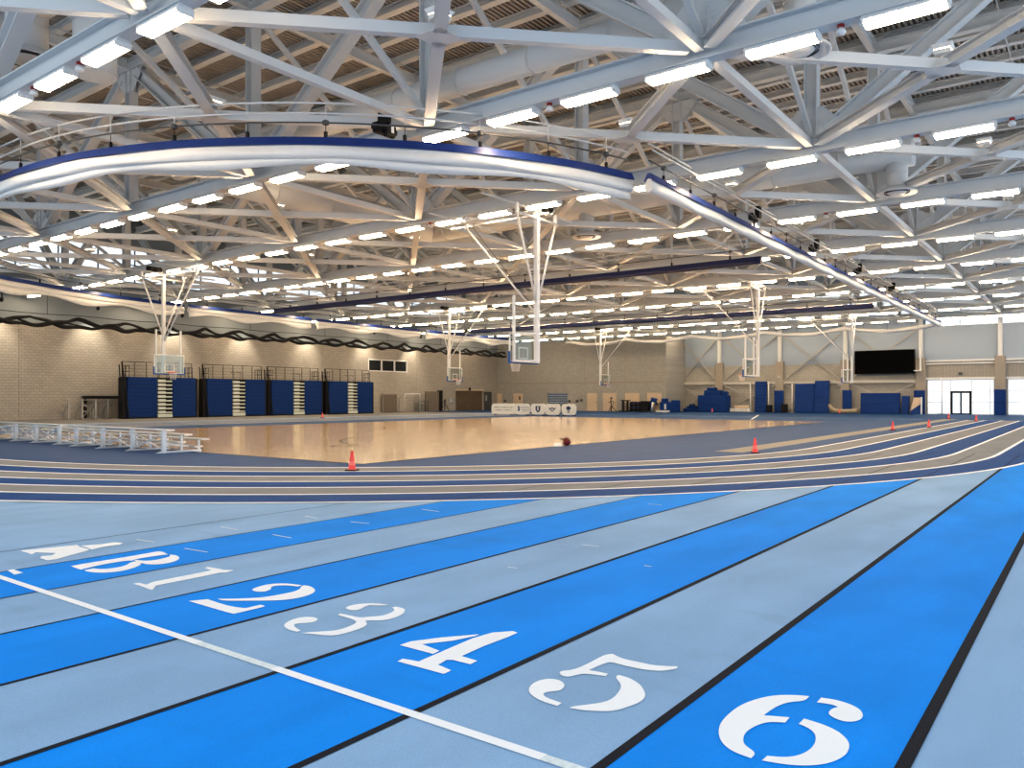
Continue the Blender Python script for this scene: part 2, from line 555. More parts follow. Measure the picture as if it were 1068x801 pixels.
GLYPHS = {
'A':[[(3.545,9.118),(3.667,9.085),(4.056,8.971),(4.017,8.816),(4.026,8.62),(3.952,8.54),(3.7,8.41),(3.577,8.339),(3.494,8.364),(3.501,8.543),(3.556,8.634),(3.635,8.588),(3.708,8.676),(3.606,8.892),(3.532,8.803)],[(4.06,8.896),(4.229,8.808),(4.383,8.799),(4.415,8.684),(4.338,8.61),(4.203,8.635),(4.023,8.574),(4.044,8.679)]],
'B':[[(3.512,7.897),(3.644,7.911),(4.04,7.894),(4.394,7.915),(4.417,7.852),(4.364,7.672),(4.316,7.706),(4.06,7.72),(3.989,7.671),(3.952,7.721),(3.71,7.726),(3.495,7.658),(3.495,7.748)],[(3.504,7.608),(3.591,7.619),(3.613,7.525),(3.721,7.471),(3.834,7.491),(3.949,7.612),(4.003,7.611),(4.012,7.527),(3.943,7.413),(3.815,7.319),(3.678,7.285),(3.569,7.332),(3.507,7.44),(3.489,7.539)],[(4.009,7.674),(4.038,7.678),(4.054,7.57),(4.131,7.509),(4.256,7.531),(4.337,7.572),(4.375,7.657),(4.4,7.563),(4.341,7.402),(4.255,7.315),(4.144,7.267),(4.035,7.303),(3.982,7.402),(3.993,7.525)]],
'1':[[(3.501,6.714),(3.549,6.708),(3.552,6.588),(3.641,6.643),(4.082,6.642),(4.213,6.652),(4.222,6.775),(4.275,6.813),(4.292,6.653),(4.291,6.574),(4.344,6.489),(4.242,6.454),(4.191,6.496),(4.012,6.483),(3.583,6.491),(3.491,6.37),(3.477,6.389),(3.492,6.523)]],
'2':[[(3.468,5.79),(3.591,5.722),(3.569,5.392),(3.61,5.246),(3.74,5.237),(3.741,5.179),(3.705,5.164),(3.466,5.177),(3.458,5.213)],[(3.648,5.666),(3.706,5.587),(3.869,5.418),(4.024,5.382),(4.162,5.365),(4.247,5.4),(4.307,5.463),(4.352,5.482),(4.368,5.415),(4.311,5.271),(4.211,5.184),(4.06,5.162),(3.931,5.209),(3.834,5.319),(3.669,5.531),(3.634,5.606)],[(3.98,5.704),(4.068,5.75),(4.192,5.764),(4.292,5.688),(4.329,5.58),(4.342,5.495),(4.292,5.483),(4.264,5.599),(4.198,5.666),(4.14,5.653),(4.095,5.583),(4.016,5.56),(3.97,5.611)]],
'3':[[(3.506,4.64),(3.591,4.694),(3.68,4.71),(3.743,4.676),(3.769,4.61),(3.749,4.556),(3.694,4.525),(3.647,4.54),(3.587,4.591),(3.556,4.591),(3.518,4.526),(3.494,4.433),(3.462,4.431),(3.453,4.499),(3.475,4.583)],[(3.459,4.381),(3.519,4.349),(3.581,4.288),(3.65,4.235),(3.756,4.236),(3.846,4.262),(3.89,4.311),(3.902,4.432),(3.902,4.527),(3.946,4.545),(3.953,4.458),(3.957,4.339),(4.016,4.31),(4.053,4.273),(4.112,4.244),(4.199,4.258),(4.269,4.297),(4.3,4.359),(4.334,4.347),(4.338,4.274),(4.295,4.209),(4.203,4.155),(4.092,4.133),(4.0,4.158),(3.951,4.241),(3.923,4.248),(3.871,4.169),(3.787,4.137),(3.664,4.133),(3.555,4.154),(3.515,4.224),(3.501,4.281)],[(4.073,4.642),(4.163,4.662),(4.248,4.625),(4.316,4.534),(4.338,4.433),(4.295,4.449),(4.237,4.548),(4.179,4.541),(4.112,4.508),(4.067,4.522),(4.051,4.577)]],
'4':[[(3.675,3.656),(3.776,3.652),(3.958,3.548),(4.17,3.387),(4.122,3.382),(3.95,3.439),(3.777,3.55),(3.745,3.369),(3.674,3.361)],[(3.44,3.441),(3.496,3.45),(3.518,3.336),(3.72,3.347),(4.073,3.367),(4.255,3.338),(4.365,3.247),(4.353,3.196),(4.224,3.191),(3.989,3.201),(3.751,3.189),(3.742,3.054),(3.666,3.048),(3.662,3.188),(3.641,3.216),(3.545,3.201),(3.518,3.071),(3.446,3.067)]],
'5':[[(3.864,2.537),(3.902,2.545),(3.964,2.493),(4.131,2.483),(4.315,2.487),(4.354,2.451),(4.309,2.368),(4.314,2.237),(4.315,2.14),(4.383,2.025),(4.341,2.011),(4.243,2.073),(4.211,2.162),(4.204,2.289),(4.213,2.383),(4.182,2.404),(4.011,2.421),(4.025,2.298),(3.982,2.289),(3.951,2.396),(3.921,2.428),(3.844,2.451),(3.83,2.492)],[(4.001,2.241),(4.043,2.238),(4.04,2.168),(3.987,2.068),(3.865,1.97),(3.77,1.946),(3.676,1.963),(3.565,1.997),(3.514,2.063),(3.475,2.137),(3.461,2.207),(3.49,2.205),(3.568,2.144),(3.645,2.096),(3.732,2.091),(3.843,2.118),(3.922,2.155)],[(3.537,2.528),(3.632,2.565),(3.717,2.557),(3.761,2.519),(3.765,2.45),(3.712,2.396),(3.644,2.377),(3.602,2.402),(3.565,2.431),(3.528,2.422),(3.504,2.378),(3.492,2.275),(3.445,2.272),(3.447,2.371),(3.482,2.464)]],
'6':[[(4.374,1.252),(4.29,1.251),(4.221,1.319),(4.115,1.351),(3.971,1.363),(3.989,1.328),(4.025,1.249),(3.946,1.246),(3.906,1.318),(3.822,1.352),(3.722,1.365),(3.635,1.348),(3.576,1.316),(3.532,1.245),(3.465,1.246),(3.478,1.338),(3.545,1.421),(3.671,1.485),(3.81,1.513),(4.027,1.51),(4.186,1.461),(4.287,1.398),(4.345,1.319)],[(4.307,1.195),(4.391,1.195),(4.408,1.121),(4.389,1.044),(4.344,0.985),(4.268,0.953),(4.197,0.956),(4.147,0.987),(4.134,1.034),(4.166,1.09),(4.208,1.11),(4.268,1.108),(4.312,1.088),(4.327,1.128)],[(3.97,1.188),(4.053,1.186),(4.04,1.095),(4.0,1.009),(3.923,0.945),(3.848,0.919),(3.74,0.913),(3.621,0.951),(3.541,1.021),(3.496,1.101),(3.472,1.2),(3.533,1.196),(3.563,1.129),(3.628,1.078),(3.734,1.056),(3.834,1.066),(3.911,1.094),(3.954,1.14)]],
'tick':[[(3.071,8.176),(3.123,8.182),(3.114,7.943),(3.033,7.928)]],
}

def smooth_outline(p):
    """round the gently turning corners of an outline, keep the sharp ones"""
    for _ in range(2):
        out = []; n = len(p)
        for i in range(n):
            a, b, c = p[i - 1], p[i], p[(i + 1) % n]
            v1 = Vector((b[0] - a[0], b[1] - a[1])); v2 = Vector((c[0] - b[0], c[1] - b[1]))
            ang = abs(v1.angle_signed(v2)) if v1.length > 1e-6 and v2.length > 1e-6 else 0
            if ang > math.radians(62):
                out.append(b)
            else:
                out.append((b[0] * .75 + a[0] * .25, b[1] * .75 + a[1] * .25))
                out.append((b[0] * .75 + c[0] * .25, b[1] * .75 + c[1] * .25))
        p = out
    return p


for g, polys in GLYPHS.items():
    mb = MB()
    for p in polys:
        mb.poly(smooth_outline(p) if g not in ('A', '1', '4', 'tick') else p, .006)
    o = mb.build('painted_mark' if g == 'tick' else 'painted_numeral' if g.isdigit() else 'painted_letter', 'paint', floor)
    o['label'] = 'small white tick painted at the start line' if g == 'tick' else 'white stencilled %s %s on a sprint lane' % ('numeral' if g.isdigit() else 'letter', g)
DASH = [((4.62, 8.78), (4.65, 8.45)), ((4.65, 7.84), (4.68, 7.46)), ((5.69, 8.78), (5.69, 8.43)), ((5.74, 7.8), (5.73, 7.44)), ((6.94, 7.8), (6.98, 7.49)), ((6.9, 8.67), (6.87, 8.37)), ((8.33, 7.84), (8.3, 7.48)), ((7.38, 4.54), (7.4, 4.34)), ((10.79, 5.47), (10.82, 5.26)), ((5.98, 4.51), (6.0, 4.41)), ((6.82, 3.5), (6.82, 3.42))]
for (a, b) in DASH:
    mb = MB().add([(a[0] - .012, a[1], .006), (a[0] + .012, a[1], .006), (b[0] + .012, b[1], .006), (b[0] - .012, b[1], .006)], [(0, 1, 2, 3)])
    mb.build('hurdle_tick', 'paintworn', floor)['label'] = 'short faint white tick across a sprint lane'


# ---- walls, windows, doors
def wall_with_holes(u0, u1, z0, z1, holes, place, mb, mi=0):
    """rectangular wall face cut into cells around rectangular holes"""
    us = sorted({u0, u1, *[h[0] for h in holes], *[h[1] for h in holes]})
    zs = sorted({z0, z1, *[h[2] for h in holes], *[h[3] for h in holes]})
    for i in range(len(us) - 1):
        for j in range(len(zs) - 1):
            cu, cz = (us[i] + us[i + 1]) / 2, (zs[j] + zs[j + 1]) / 2
            if cu < u0 or cu > u1 or cz < z0 or cz > z1: continue
            if any(h[0] < cu < h[1] and h[2] < cz < h[3] for h in holes): continue
            place(mb, us[i], us[i + 1], zs[j], zs[j + 1], mi)


def place_left(mb, a, b, c, d, mi): mb.box(a, b, LWALL, LWALL + .3, c, d, mi)
def place_end(mb, a, b, c, d, mi): mb.box(EWALL, EWALL + .3, a, b, c, d, mi)
def place_block(mb, a, b, c, d, mi): mb.box(BWALL, BWALL + .25, a, b, c, d, mi)


CLZ0, CLZ1 = 10.8, 13.6
mb = MB()
left_holes = [(57.7, 63.5, 4.45, 5.65), (71.8, 77.0, 0, 2.42)]
wall_with_holes(-2, EWALL, 0, 7.0, left_holes, place_left, mb, 0)
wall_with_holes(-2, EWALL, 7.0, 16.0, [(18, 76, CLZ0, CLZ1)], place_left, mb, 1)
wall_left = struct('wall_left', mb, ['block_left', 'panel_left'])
mb = MB().box(24, 24.06, LWALL - .01, LWALL, 0, 7)
for x in (24.0, 38.3, 51.5, 65.0):
    mb.box(x, x + .05, LWALL - .006, LWALL, 0, 7.0)
mb.build('control_joint', 'pier', wall_left)

mb = MB()
wall_with_holes(-14, BW_Y, 0, 5.1, [(7.7, 13.2, 0, 3.32), (1.1, 6.6, 0, 3.32), (-5.6, -.1, 0, 3.32)], place_end, mb, 0)
wall_with_holes(-14, LWALL, 5.1, 16.0, [(-13, 13.4, 8.45, 12.8), (14.2, 38, 9.7, 12.2)], place_end, mb, 1)
wall_far = struct('wall_far', mb, ['block_back', 'panel'])
mb = MB()
wall_with_holes(BW_Y, LWALL, 0, 8.3, [(51.28, 54.21, 0, 2.05)], place_block, mb, 0)
mb.box(BWALL, EWALL, BW_Y - .25, BW_Y, 0, 8.3, 0)
mb.box(BWALL, EWALL, BW_Y - .25, LWALL, 8.3, 8.4, 0)
wall_block = struct('wall_recess', mb, ['block_back'])
MB().box(BWALL - .04, BWALL, BW_Y, LWALL, 3.23, 3.40).build('band_course', 'pier', wall_block)
mb = MB()
for y in (57.6, 48.9, 43.5):
    mb.box(BWALL - .006, BWALL, y, y + .05, 0, 8.3)
mb.build('control_joint', 'pier', wall_block)

# end wall: piers, upper columns, girt, cross braces, spandrel trims
PIERS = [34.1, 27.35, 20.7, 13.75, 7.18, .5]
for y in PIERS:
    MB().cbox(EWALL - .4, EWALL, y - .42, y + .42, 0, 5.45, .02).build('pier', 'pier', wall_far)
    MB().ibeam((EWALL - .2, y, 5.45), (EWALL - .2, y, 15.6), .34, .36, (1, 0, 0)).build('upper_column', 'steel', wall_far)
BAYS = [(BW_Y + .1, 34.5), (33.7, 27.75), (26.95, 21.1), (20.3, 14.15)]
for i, (ya, yb) in enumerate(BAYS):
    x = EWALL - .22
    MB().ibeam((x, ya, 3.22), (x, yb, 3.22), .2, .3).build('wall_girt', 'wallbeam', wall_far)
    for (z0, z1) in ((.1, 3.05), (3.4, 8.2)):
        MB().bar((x, ya, z1), (x, yb, z0), .10, .12).build('cross_brace', 'brace_grey', wall_far)
        MB().bar((x - .05, ya, z0), (x - .05, yb, z1), .10, .12).build('cross_brace', 'brace_grey', wall_far)
for (ya, yb) in ((7.6, 13.33), (.92, 6.76), (-6, .08)):
    mb = MB()
    for z0, z1, d in ((3.32, 3.52, .10), (4.78, 4.9, .14), (5.05, 5.2, .16)):
        mb.box(EWALL - d, EWALL, ya, yb, z0, z1)
    mb.build('spandrel_trim', 'white', wall_far)
    mb = MB()
    n = int((yb - ya) / .3)
    for i in range(n):
        y = ya + (yb - ya) * i / n
        mb.box(EWALL - .022, EWALL, y, y + .15, 3.55, 4.76)
    mb.build('corrugated_spandrel', 'spandrel', wall_far)


def strip_window(name, axis, u0, u1, z0, z1, step, cat_label):
    w = thing(name, None, None)
    w['kind'] = 'structure'
    fr = MB(); gl = MB()
    n = max(1, round((u1 - u0) / step))
    P = (lambda mb, a, b, c, d, t: mb.box(a, b, LWALL + .02 - t, LWALL + .1 + t, c, d)) if axis == 'x' else (lambda mb, a, b, c, d, t: mb.box(EWALL + .02 - t, EWALL + .1 + t, a, b, c, d))
    for i in range(n + 1):
        u = u0 + (u1 - u0) * i / n
        P(fr, u - .04, u + .04, z0, z1, .02)
    for z in (z0, (z0 + z1) / 2, z1):
        P(fr, u0, u1, z - .04, z + .04, .015)
    if axis == 'x':
        gl.add([(u0, LWALL + .06, z0), (u1, LWALL + .06, z0), (u1, LWALL + .06, z1), (u0, LWALL + .06, z1)], [(0, 1, 2, 3)])
    else:
        gl.add([(EWALL + .06, u0, z0), (EWALL + .06, u1, z0), (EWALL + .06, u1, z1), (EWALL + .06, u0, z1)], [(0, 1, 2, 3)])
    fr.build('window_frame', 'darkgrey' if axis == 'x' else 'white', w)
    gl.build('window_pane', 'glass', w)
    return w


strip_window('window_1', 'x', 18, 76, CLZ0, CLZ1, 2.9, '')
strip_window('window_2', 'y', -13, 13.4, 8.45, 12.8, 2.96, '')
strip_window('window_7', 'y', 14.2, 38, 9.7, 12.2, 2.96, '')
# storefront glazing
for n, (ya, yb) in enumerate(((7.7, 13.2), (1.1, 6.6), (-5.6, -.1))):
    w = thing('window_%d' % (n + 3), None, None)
    w['kind'] = 'structure'
    fr = MB()
    doors = [(9.5, 11.25)] if n == 0 else []
    us = [ya, ya + .3, yb] + ([9.5, 11.25, 12.0] if n == 0 else [ya + 1.8, ya + 3.6])
    for y in us:
        fr.box(EWALL + .02, EWALL + .14, y - .035, y + .035, 0, 3.3)
    for z in (.05, 1.15, 2.2, 3.28):
        for (a, b) in ([(ya, 9.5), (11.25, yb)] if n == 0 and z < 2.2 else [(ya, yb)]):
            fr.box(EWALL + .03, EWALL + .13, a, b, z - .035, z + .035)
    fr.build('window_frame', 'white', w)
    MB().add([(EWALL + .08, ya, 0), (EWALL + .08, yb, 0), (EWALL + .08, yb, 3.3), (EWALL + .08, ya, 3.3)], [(0, 1, 2, 3)]).build('window_pane', 'glass', w)
d = thing('door_1', None, None); d['kind'] = 'structure'
mb = MB()
for y0, y1 in ((9.5, 9.62), (11.13, 11.25)):
    mb.box(EWALL - .03, EWALL + .09, y0, y1, 0, 2.2)
mb.box(EWALL - .03, EWALL + .09, 9.5, 11.25, 2.1, 2.2)
mb.build('door_frame', 'black', d)
for y0, y1 in ((9.62, 10.375), (10.375, 11.13)):
    mb = MB()
    mb.box(EWALL - .02, EWALL + .04, y0, y0 + .07, 0, 2.1).box(EWALL - .02, EWALL + .04, y1 - .07, y1, 0, 2.1)
    mb.box(EWALL - .02, EWALL + .04, y0, y1, 0, .12).box(EWALL - .02, EWALL + .04, y0, y1, 2.02, 2.1)
    leaf = mb.build('door_leaf', 'black', d)
    MB().tube([(EWALL - .08, (y0 + y1) / 2 + (.3 if y0 < 10 else -.3), .9), (EWALL - .08, (y0 + y1) / 2 + (.3 if y0 < 10 else -.3), 1.2)], .018, 8).build('door_handle', 'alu', leaf)
# dark three-pane window high on the left wall
w = thing('window_6', None, None); w['kind'] = 'structure'
mb = MB()
for x in (57.7, 59.63, 61.57, 63.5):
    mb.box(x - .06, x + .06, LWALL - .03, LWALL + .2, 4.45, 5.65)
for z in (4.45, 5.65):
    mb.box(57.64, 63.56, LWALL - .03, LWALL + .2, z - .05, z + .05)
mb.build('window_frame', 'white', w)
MB().box(57.7, 63.5, LWALL + .12, LWALL + .16, 4.45, 5.65).build('window_pane', 'darkglass', w)
# wide service opening in the left wall with brown timber shutter and pale lintel
d = thing('door_2', None, None); d['kind'] = 'structure'
mb = MB()
n = 16
for i in range(n):
    x0 = 71.8 + 5.2 * i / n
    mb.box(x0 + .01, x0 + 5.2 / n - .01, LWALL + .1, LWALL + .16, 0, 2.42)
mb.build('timber_shutter', 'brownwood', d)
MB().box(71.6, 77.1, LWALL - .06, LWALL + .05, 2.42, 2.62).build('lintel', 'beige', d)
MB().box(74.2, 74.5, LWALL - .12, LWALL - .05, 2.45, 2.8).build('exit_light', 'black', d)
d = thing('door_3', None, None); d['kind'] = 'structure'
MB().cbox(77.2, 78.7, LWALL - .1, LWALL - .01, 0, 2.33, .01).build('door_leaf', 'darkgrey', d)
MB().cbox(77.4, 77.75, LWALL - .13, LWALL - .1, 1.2, 1.9, .01).build('door_window', 'greyink', d)
# back wall doors
DB = [(61.3, 62.0), (58.0, 59.35), (47.2, 48.45), (44.6, 46.3), (41.7, 43.4), (38.95, 40.6)]
for i, (a, b) in enumerate(DB):
    d = thing('door_%d' % (i + 4), None, None); d['kind'] = 'structure'
    two = b - a > 1.5
    leaves = [(a, (a + b) / 2), ((a + b) / 2, b)] if two else [(a, b)]
    mb = MB()
    mb.box(BWALL - .05, BWALL, a - .06, a, 0, 2.1).box(BWALL - .05, BWALL, b, b + .06, 0, 2.1).box(BWALL - .05, BWALL, a - .06, b + .06, 2.04, 2.12)
    mb.build('door_frame', 'beige', d)
    for (y0, y1) in leaves:
        lf = MB().cbox(BWALL - .045, BWALL - .005, y0 + .01, y1 - .01, .01, 2.03, .005).build('door_leaf', 'beige', d)
        MB().box(BWALL - .09, BWALL - .045, y0 + .08, y0 + .2, .98, 1.04).build('door_handle', 'darkgrey', lf)
    if i == 1:
        MB().box(BWALL - .055, BWALL - .045, 58.3, 58.5, 1.3, 1.75).build('door_window', 'black', d)
d = thing('door_10', None, None); d['kind'] = 'structure'
mb = MB()
for i in range(10):
    mb.box(BWALL + .1, BWALL + .14, 51.28, 54.21, .205 * i, .205 * i + .19)
mb.build('roller_shutter', 'darkgrey', d)
MB().box(BWALL - .03, BWALL + .1, 51.2, 54.3, 2.05, 2.12).build('door_frame', 'darkgrey', d)

# ---- ceiling: ribbed deck + purlins
mb = MB()
X0, X1, Y0, Y1 = -3.0, EWALL + .3, -7.0, LWALL + .3
y = Y0; vs = []
while y < Y1:
    for dy, dz in ((0, 0), (.085, 0), (.095, .13), (.19, .13)):
        vs.append((y + dy, Z_DECK + dz))
    y += .2
n = len(vs)
mb.add([(X0, a, b) for a, b in vs] + [(X1, a, b) for a, b in vs], [(i, i + 1, n + i + 1, n + i) for i in range(n - 1)])
mb.box(X0, X1, Y0, Y1, Z_DECK + .15, Z_DECK + .25)
ceiling = struct('ceiling', mb, 'deck')
i = 0
pm = MB().ibeam((0, Y0, 0), (0, LWALL, 0), .30, .30, tf=.05).mesh('purlin', 'purlin')
x = X0 + .4
while x < X1:
    link('purlin', pm, ceiling, (x, 0, Z_DECK - .14))
    x += S / 5
jm = MB()
for yy in [NODES[0] + S / 2 * k for k in range(16)]:
    jm.tube([(X0, yy, Z_DECK - .30), (X1, yy, Z_DECK - .30)], .025, 6)
jm.build('bridging_rod', 'steel', ceiling)

# ================================================================== ROOF STEEL
YA, YB = -6.0, LWALL - .15
t = {}
t['bottom_chord'] = MB().ibeam((0, YA, Z_BOT), (0, YB, Z_BOT), .36, .5, tf=.04, tw=.035).mesh('bottom_chord', 'steel')
t['top_chord'] = MB().ibeam((0, YA, Z_TOP), (0, YB, Z_TOP), .36, .45, tf=.04, tw=.035).mesh('top_chord', 'steel')
TRUSS_NAMES = ORD


def gusset(mb, y, z, up):
    """bolted plate in the truss plane"""
    w, h = 1.0, .85
    s = 1 if up else -1
    zb = z + s * .25
    pts = [(-w, zb), (w, zb), (w * .85, zb + s * .35), (w * .35, zb + s * h), (-w * .35, zb + s * h), (-w * .85, zb + s * .35)]
    for x in (-.12, .10):
        vs = [(x, y + a, b) for a, b in pts] + [(x + .02, y + a, b) for a, b in pts]
        n = 6
        fs = [tuple(range(n))[::-1], tuple(range(n, 2 * n))] + [(i, (i + 1) % n, (i + 1) % n + n, i + n) for i in range(n)]
        mb.add(vs, fs)
    for i in range(-2, 3):       # bolts
        for k in range(3):
            yy, zz = y + i * .13, zb + s * (.2 + .16 * k)
            mb.box(-.15, -.12, yy - .02, yy + .02, zz - .02, zz + .02)
            mb.box(.12, .15, yy - .02, yy + .02, zz - .02, zz + .02)


members = []
for m, y in enumerate(NODES):
    members.append(('post', MB().ibeam((0, y, Z_BOT + .25), (0, y, Z_TOP - .22), .36, .38, (0, 1, 0), tf=.035).mesh('post', 'steel')))
    mb = MB()
    gusset(mb, y, Z_BOT if m % 2 else Z_TOP, bool(m % 2))
    members.append(('gusset_plate', mb.mesh('gusset_plate', 'steel')))
    if m % 2:                    # V of diagonals rising from this bottom panel point
        for dy in (-S, S):
            ye = y + dy
            if ye > YB: ye = YB
            k = .93
            p = (0, y + .06 * dy, Z_BOT + .06 * (Z_TOP - Z_BOT)); q = (0, y + k * (ye - y), Z_BOT + k * (Z_TOP - Z_BOT))
            members.append(('diagonal', MB().ibeam(p, q, .38, .44, (0, 0, 1), tf=.045).mesh('diagonal', 'steel')))
for n in range(1, 11):
    r = thing('roof_truss', 'white steel roof truss with bolted posts and diagonals, %s from the front' % ORD[n - 1], 'truss', (XT[n], 0, 0), 0, 'white steel roof trusses')
    link('bottom_chord', t['bottom_chord'], r)
    link('top_chord', t['top_chord'], r)
    for nm, me in members:
        link(nm, me, r)

bm = []
for m, y in enumerate(NODES):
    bm.append(('tie_tube', MB().bar((.2, y, Z_BOT), (S - .2, y, Z_BOT), .2, .2).mesh('tie_tube', 'steel')))
    bm.append(('top_beam', MB().ibeam((.2, y, Z_TOP), (S - .2, y, Z_TOP), .22, .42).mesh('top_beam', 'steel')))
    bm.append(('web_brace', MB().bar((.15, y, Z_TOP - .3), (S - .15, y, Z_BOT + .3), .14, .16).mesh('web_brace', 'steel')))
    if m < 7:
        y2 = y + S
        bm.append(('plan_brace', MB().bar((.25, y2 - .25, Z_BOT + .02), (S - .25, y + .25, Z_BOT + .02), .2, .24).mesh('plan_brace', 'steel')))
        mid = S / 2
        bm.append(('plan_brace', MB().ibeam((.25, y + .25, Z_BOT + .02), (mid - .15, y + mid - .15, Z_BOT + .02), .28, .26).mesh('plan_brace', 'steel')))
        bm.append(('plan_brace', MB().ibeam((mid + .15, y + mid + .15, Z_BOT + .02), (S - .25, y2 - .25, Z_BOT + .02), .28, .26).mesh('plan_brace', 'steel')))
        mb = MB()
        mb.cbox(mid - .35, mid + .35, y + mid - .35, y + mid + .35, Z_BOT - .11, Z_BOT - .09, .005)
        bm.append(('splice_plate', mb.mesh('splice_plate', 'steel')))
for n in range(0, 10):
    lab = 'white steel cross bracing in the roof in front of the first truss' if n == 0 else 'white steel cross bracing between the %s and %s roof trusses' % (ORD[n - 1], ORD[n])
    r = thing('roof_bracing', lab, 'bracing', (XT[n], 0, 0), 0, 'cross bracing between the roof trusses')
    for nm, me in bm:
        link(nm, me, r)

# ================================================================== LIGHTS
L_Z = 8.82
hm = MB()
hm.cbox(-.17, .17, -.76, .76, .03, .10, .015)
hm.box(-.13, .13, -.74, .74, .10, .135)
for yy in (-.72, .72):
    hm.box(-.17, .17, yy - .02, yy + .02, -.045, .04)
hm = hm.mesh('housing', 'housing')
lm = MB().cbox(-.155, .155, -.70, .70, -.055, .03, .02).mesh('lens', 'lens')
far_light = MB().cbox(-.17, .17, -.76, .76, .03, .135, .015, 0).cbox(-.155, .155, -.72, .72, -.055, .03, .02, 1).mesh('ceiling_light', ['housing', 'lens'])
for n in range(1, 11):
    row = []
    for j in range(-3, 26):
        y = 2.9 + 2.3 * j
        if y > LWALL - 1.2: continue
        p = project(XT[n], y, L_Z)
        if p and -45 < p[0] < 1113 and p[1] > -45:
            row.append(y)
    for i, y in enumerate(row):
        lab = 'lit white strip light, %s from the right under the %s roof truss' % (ORD[i], ORD[n - 1])
        if n <= 4:
            r = thing('ceiling_light', lab, 'light', (XT[n], y, L_Z), 0, 'strip lights under the roof trusses')
            link('housing', hm, r); link('lens', lm, r)
        else:
            o = link('ceiling_light', far_light, None, (XT[n], y, L_Z))
            tag(o, lab, 'light', 'strip lights under the roof trusses')
# uplights on the crossings of the plan braces
um = MB()
um.cbox(-.24, .24, -.24, .24, .16, .30, .02)
um.box(-.04, .04, -.04, .04, 0, .16)
um.add([(-.24, -.24, .30), (.24, -.24, .30), (.34, -.30, .42), (-.34, -.30, .42), (-.24, .24, .30), (.24, .24, .30), (.34, .30, .42), (-.34, .30, .42)],
       [(0, 1, 2, 3), (5, 4, 7, 6), (4, 0, 3, 7), (1, 5, 6, 2)])
um.v = [(a * .72, b * .72, c * .8) for a, b, c in um.v]
um = um.mesh('uplight_body', 'white')
ul = MB().add([(-.17, -.17, .244), (.17, -.17, .244), (.17, .17, .244), (-.17, .17, .244)], [(0, 1, 2, 3)]).mesh('uplight_lens', 'uplens')
for n in range(0, 10):
    k = 0
    for m in range(7):
        x, y = XT[n] + S / 2, NODES[m] + S / 2
        p = project(x, y, Z_BOT)
        if not p or not (-30 < p[0] < 1098 and p[1] > -60): continue
        where = 'ahead of the first truss' if n == 0 else 'between the %s and %s trusses' % (ORD[n - 1], ORD[n])
        r = thing('uplight', 'white uplight %s, %s from the right' % (where, ORD[k]), 'uplight', (x, y, Z_BOT + .12), 0, 'uplights on the roof bracing')
        link('body', um, r); link('lens', ul, r)
        k += 1
# occupancy sensors clipped to the chords between lights
sm = MB().lathe([(0, 0), (.09, 0), (.10, .05), (.06, .12), (0, .12)], n=14).mesh('sensor_dome', 'white')
sr = MB().lathe([(.02, .12), (.07, .12), (.07, .19), (0, .19)], n=10).mesh('sensor_cap', 'sensor')
sw = MB().tube([(0, 0, .18), (.05, -.55, .62)], .014, 6).tube([(0, 0, .18), (.05, .55, .62)], .014, 6).mesh('sensor_wire', 'steel')
k = 0
SENS = [(1, 17.85, 'white and red sensor on the first truss, between its lights at upper left'), (1, 20.15, 'white and red sensor on the first truss, close to the picture edge at left'),
        (2, 4.05, 'white and red sensor on the second truss above the right end of the front row'), (2, 10.95, 'white sensor on the second truss near the picture middle'),
        (3, 4.05, 'small red sensor on the third truss beyond the node at right'), (3, 1.8, 'small red sensor on the third truss by the right picture edge'),
        (3, 22.45, 'small red sensor on the third truss above the left court'), (4, 8.65, 'small red sensor on the fourth truss near the straight curtain')]
for n, y, lab in SENS:
    r = thing('occupancy_sensor', lab, 'sensor', (XT[n] , y, L_Z - .06), 0, 'sensors on the roof trusses')
    link('dome', sm, r); link('cap', sr, r); link('wire', sw, r)

# ================================================================== DUCTS
def duct(label, x, y0, y1, z, r, drops, along='y'):
    d = thing('ventilation_duct', label, 'duct', (0, 0, 0))
    mb = MB()
    P = (lambda s: (x, s, z)) if along == 'y' else (lambda s: (s, x, z))
    k = max(2, int((y1 - y0) / 2.4))
    mb.tube([P(y0), P(y1)], r, 28)
    for i in range(1, k):
        s = y0 + (y1 - y0) * i / k
        a, b = P(s - .03), P(s + .03)
        mb.tube([a, b], r + .018, 28)
    mb.build('main_duct', 'duct', d)
    for s, ex, rr, zd in drops:
        c = P(s)
        if ex:
            c = (c[0] + ex, c[1], c[2])
        mb = MB().tube([(c[0], c[1], z), (c[0], c[1], zd + .1)], rr, 24)
        mb.tube([(c[0], c[1], z - r - .25), (c[0], c[1], z - r - .19)], rr + .02, 24)
        mb.build('drop_pipe', 'duct', d)
        mb = MB().lathe([(rr, .22), (rr + .06, .2), (rr + .3, .02), (rr + .32, -.02), (rr + .28, -.03), (rr + .08, .05), (rr - .02, .02), (rr - .1, -.05), (.12, -.06), (.0, -.03)], (c[0], c[1], zd), 28)
        mb.build('diffuser', 'duct', d)
        MB().lathe([(rr + .06, -.0), (rr + .07, .06), (rr + .0, .06), (rr - .0, .0)], (c[0], c[1], zd - .005), 28).build('diffuser_slot', 'darkgrey', d)
    return d


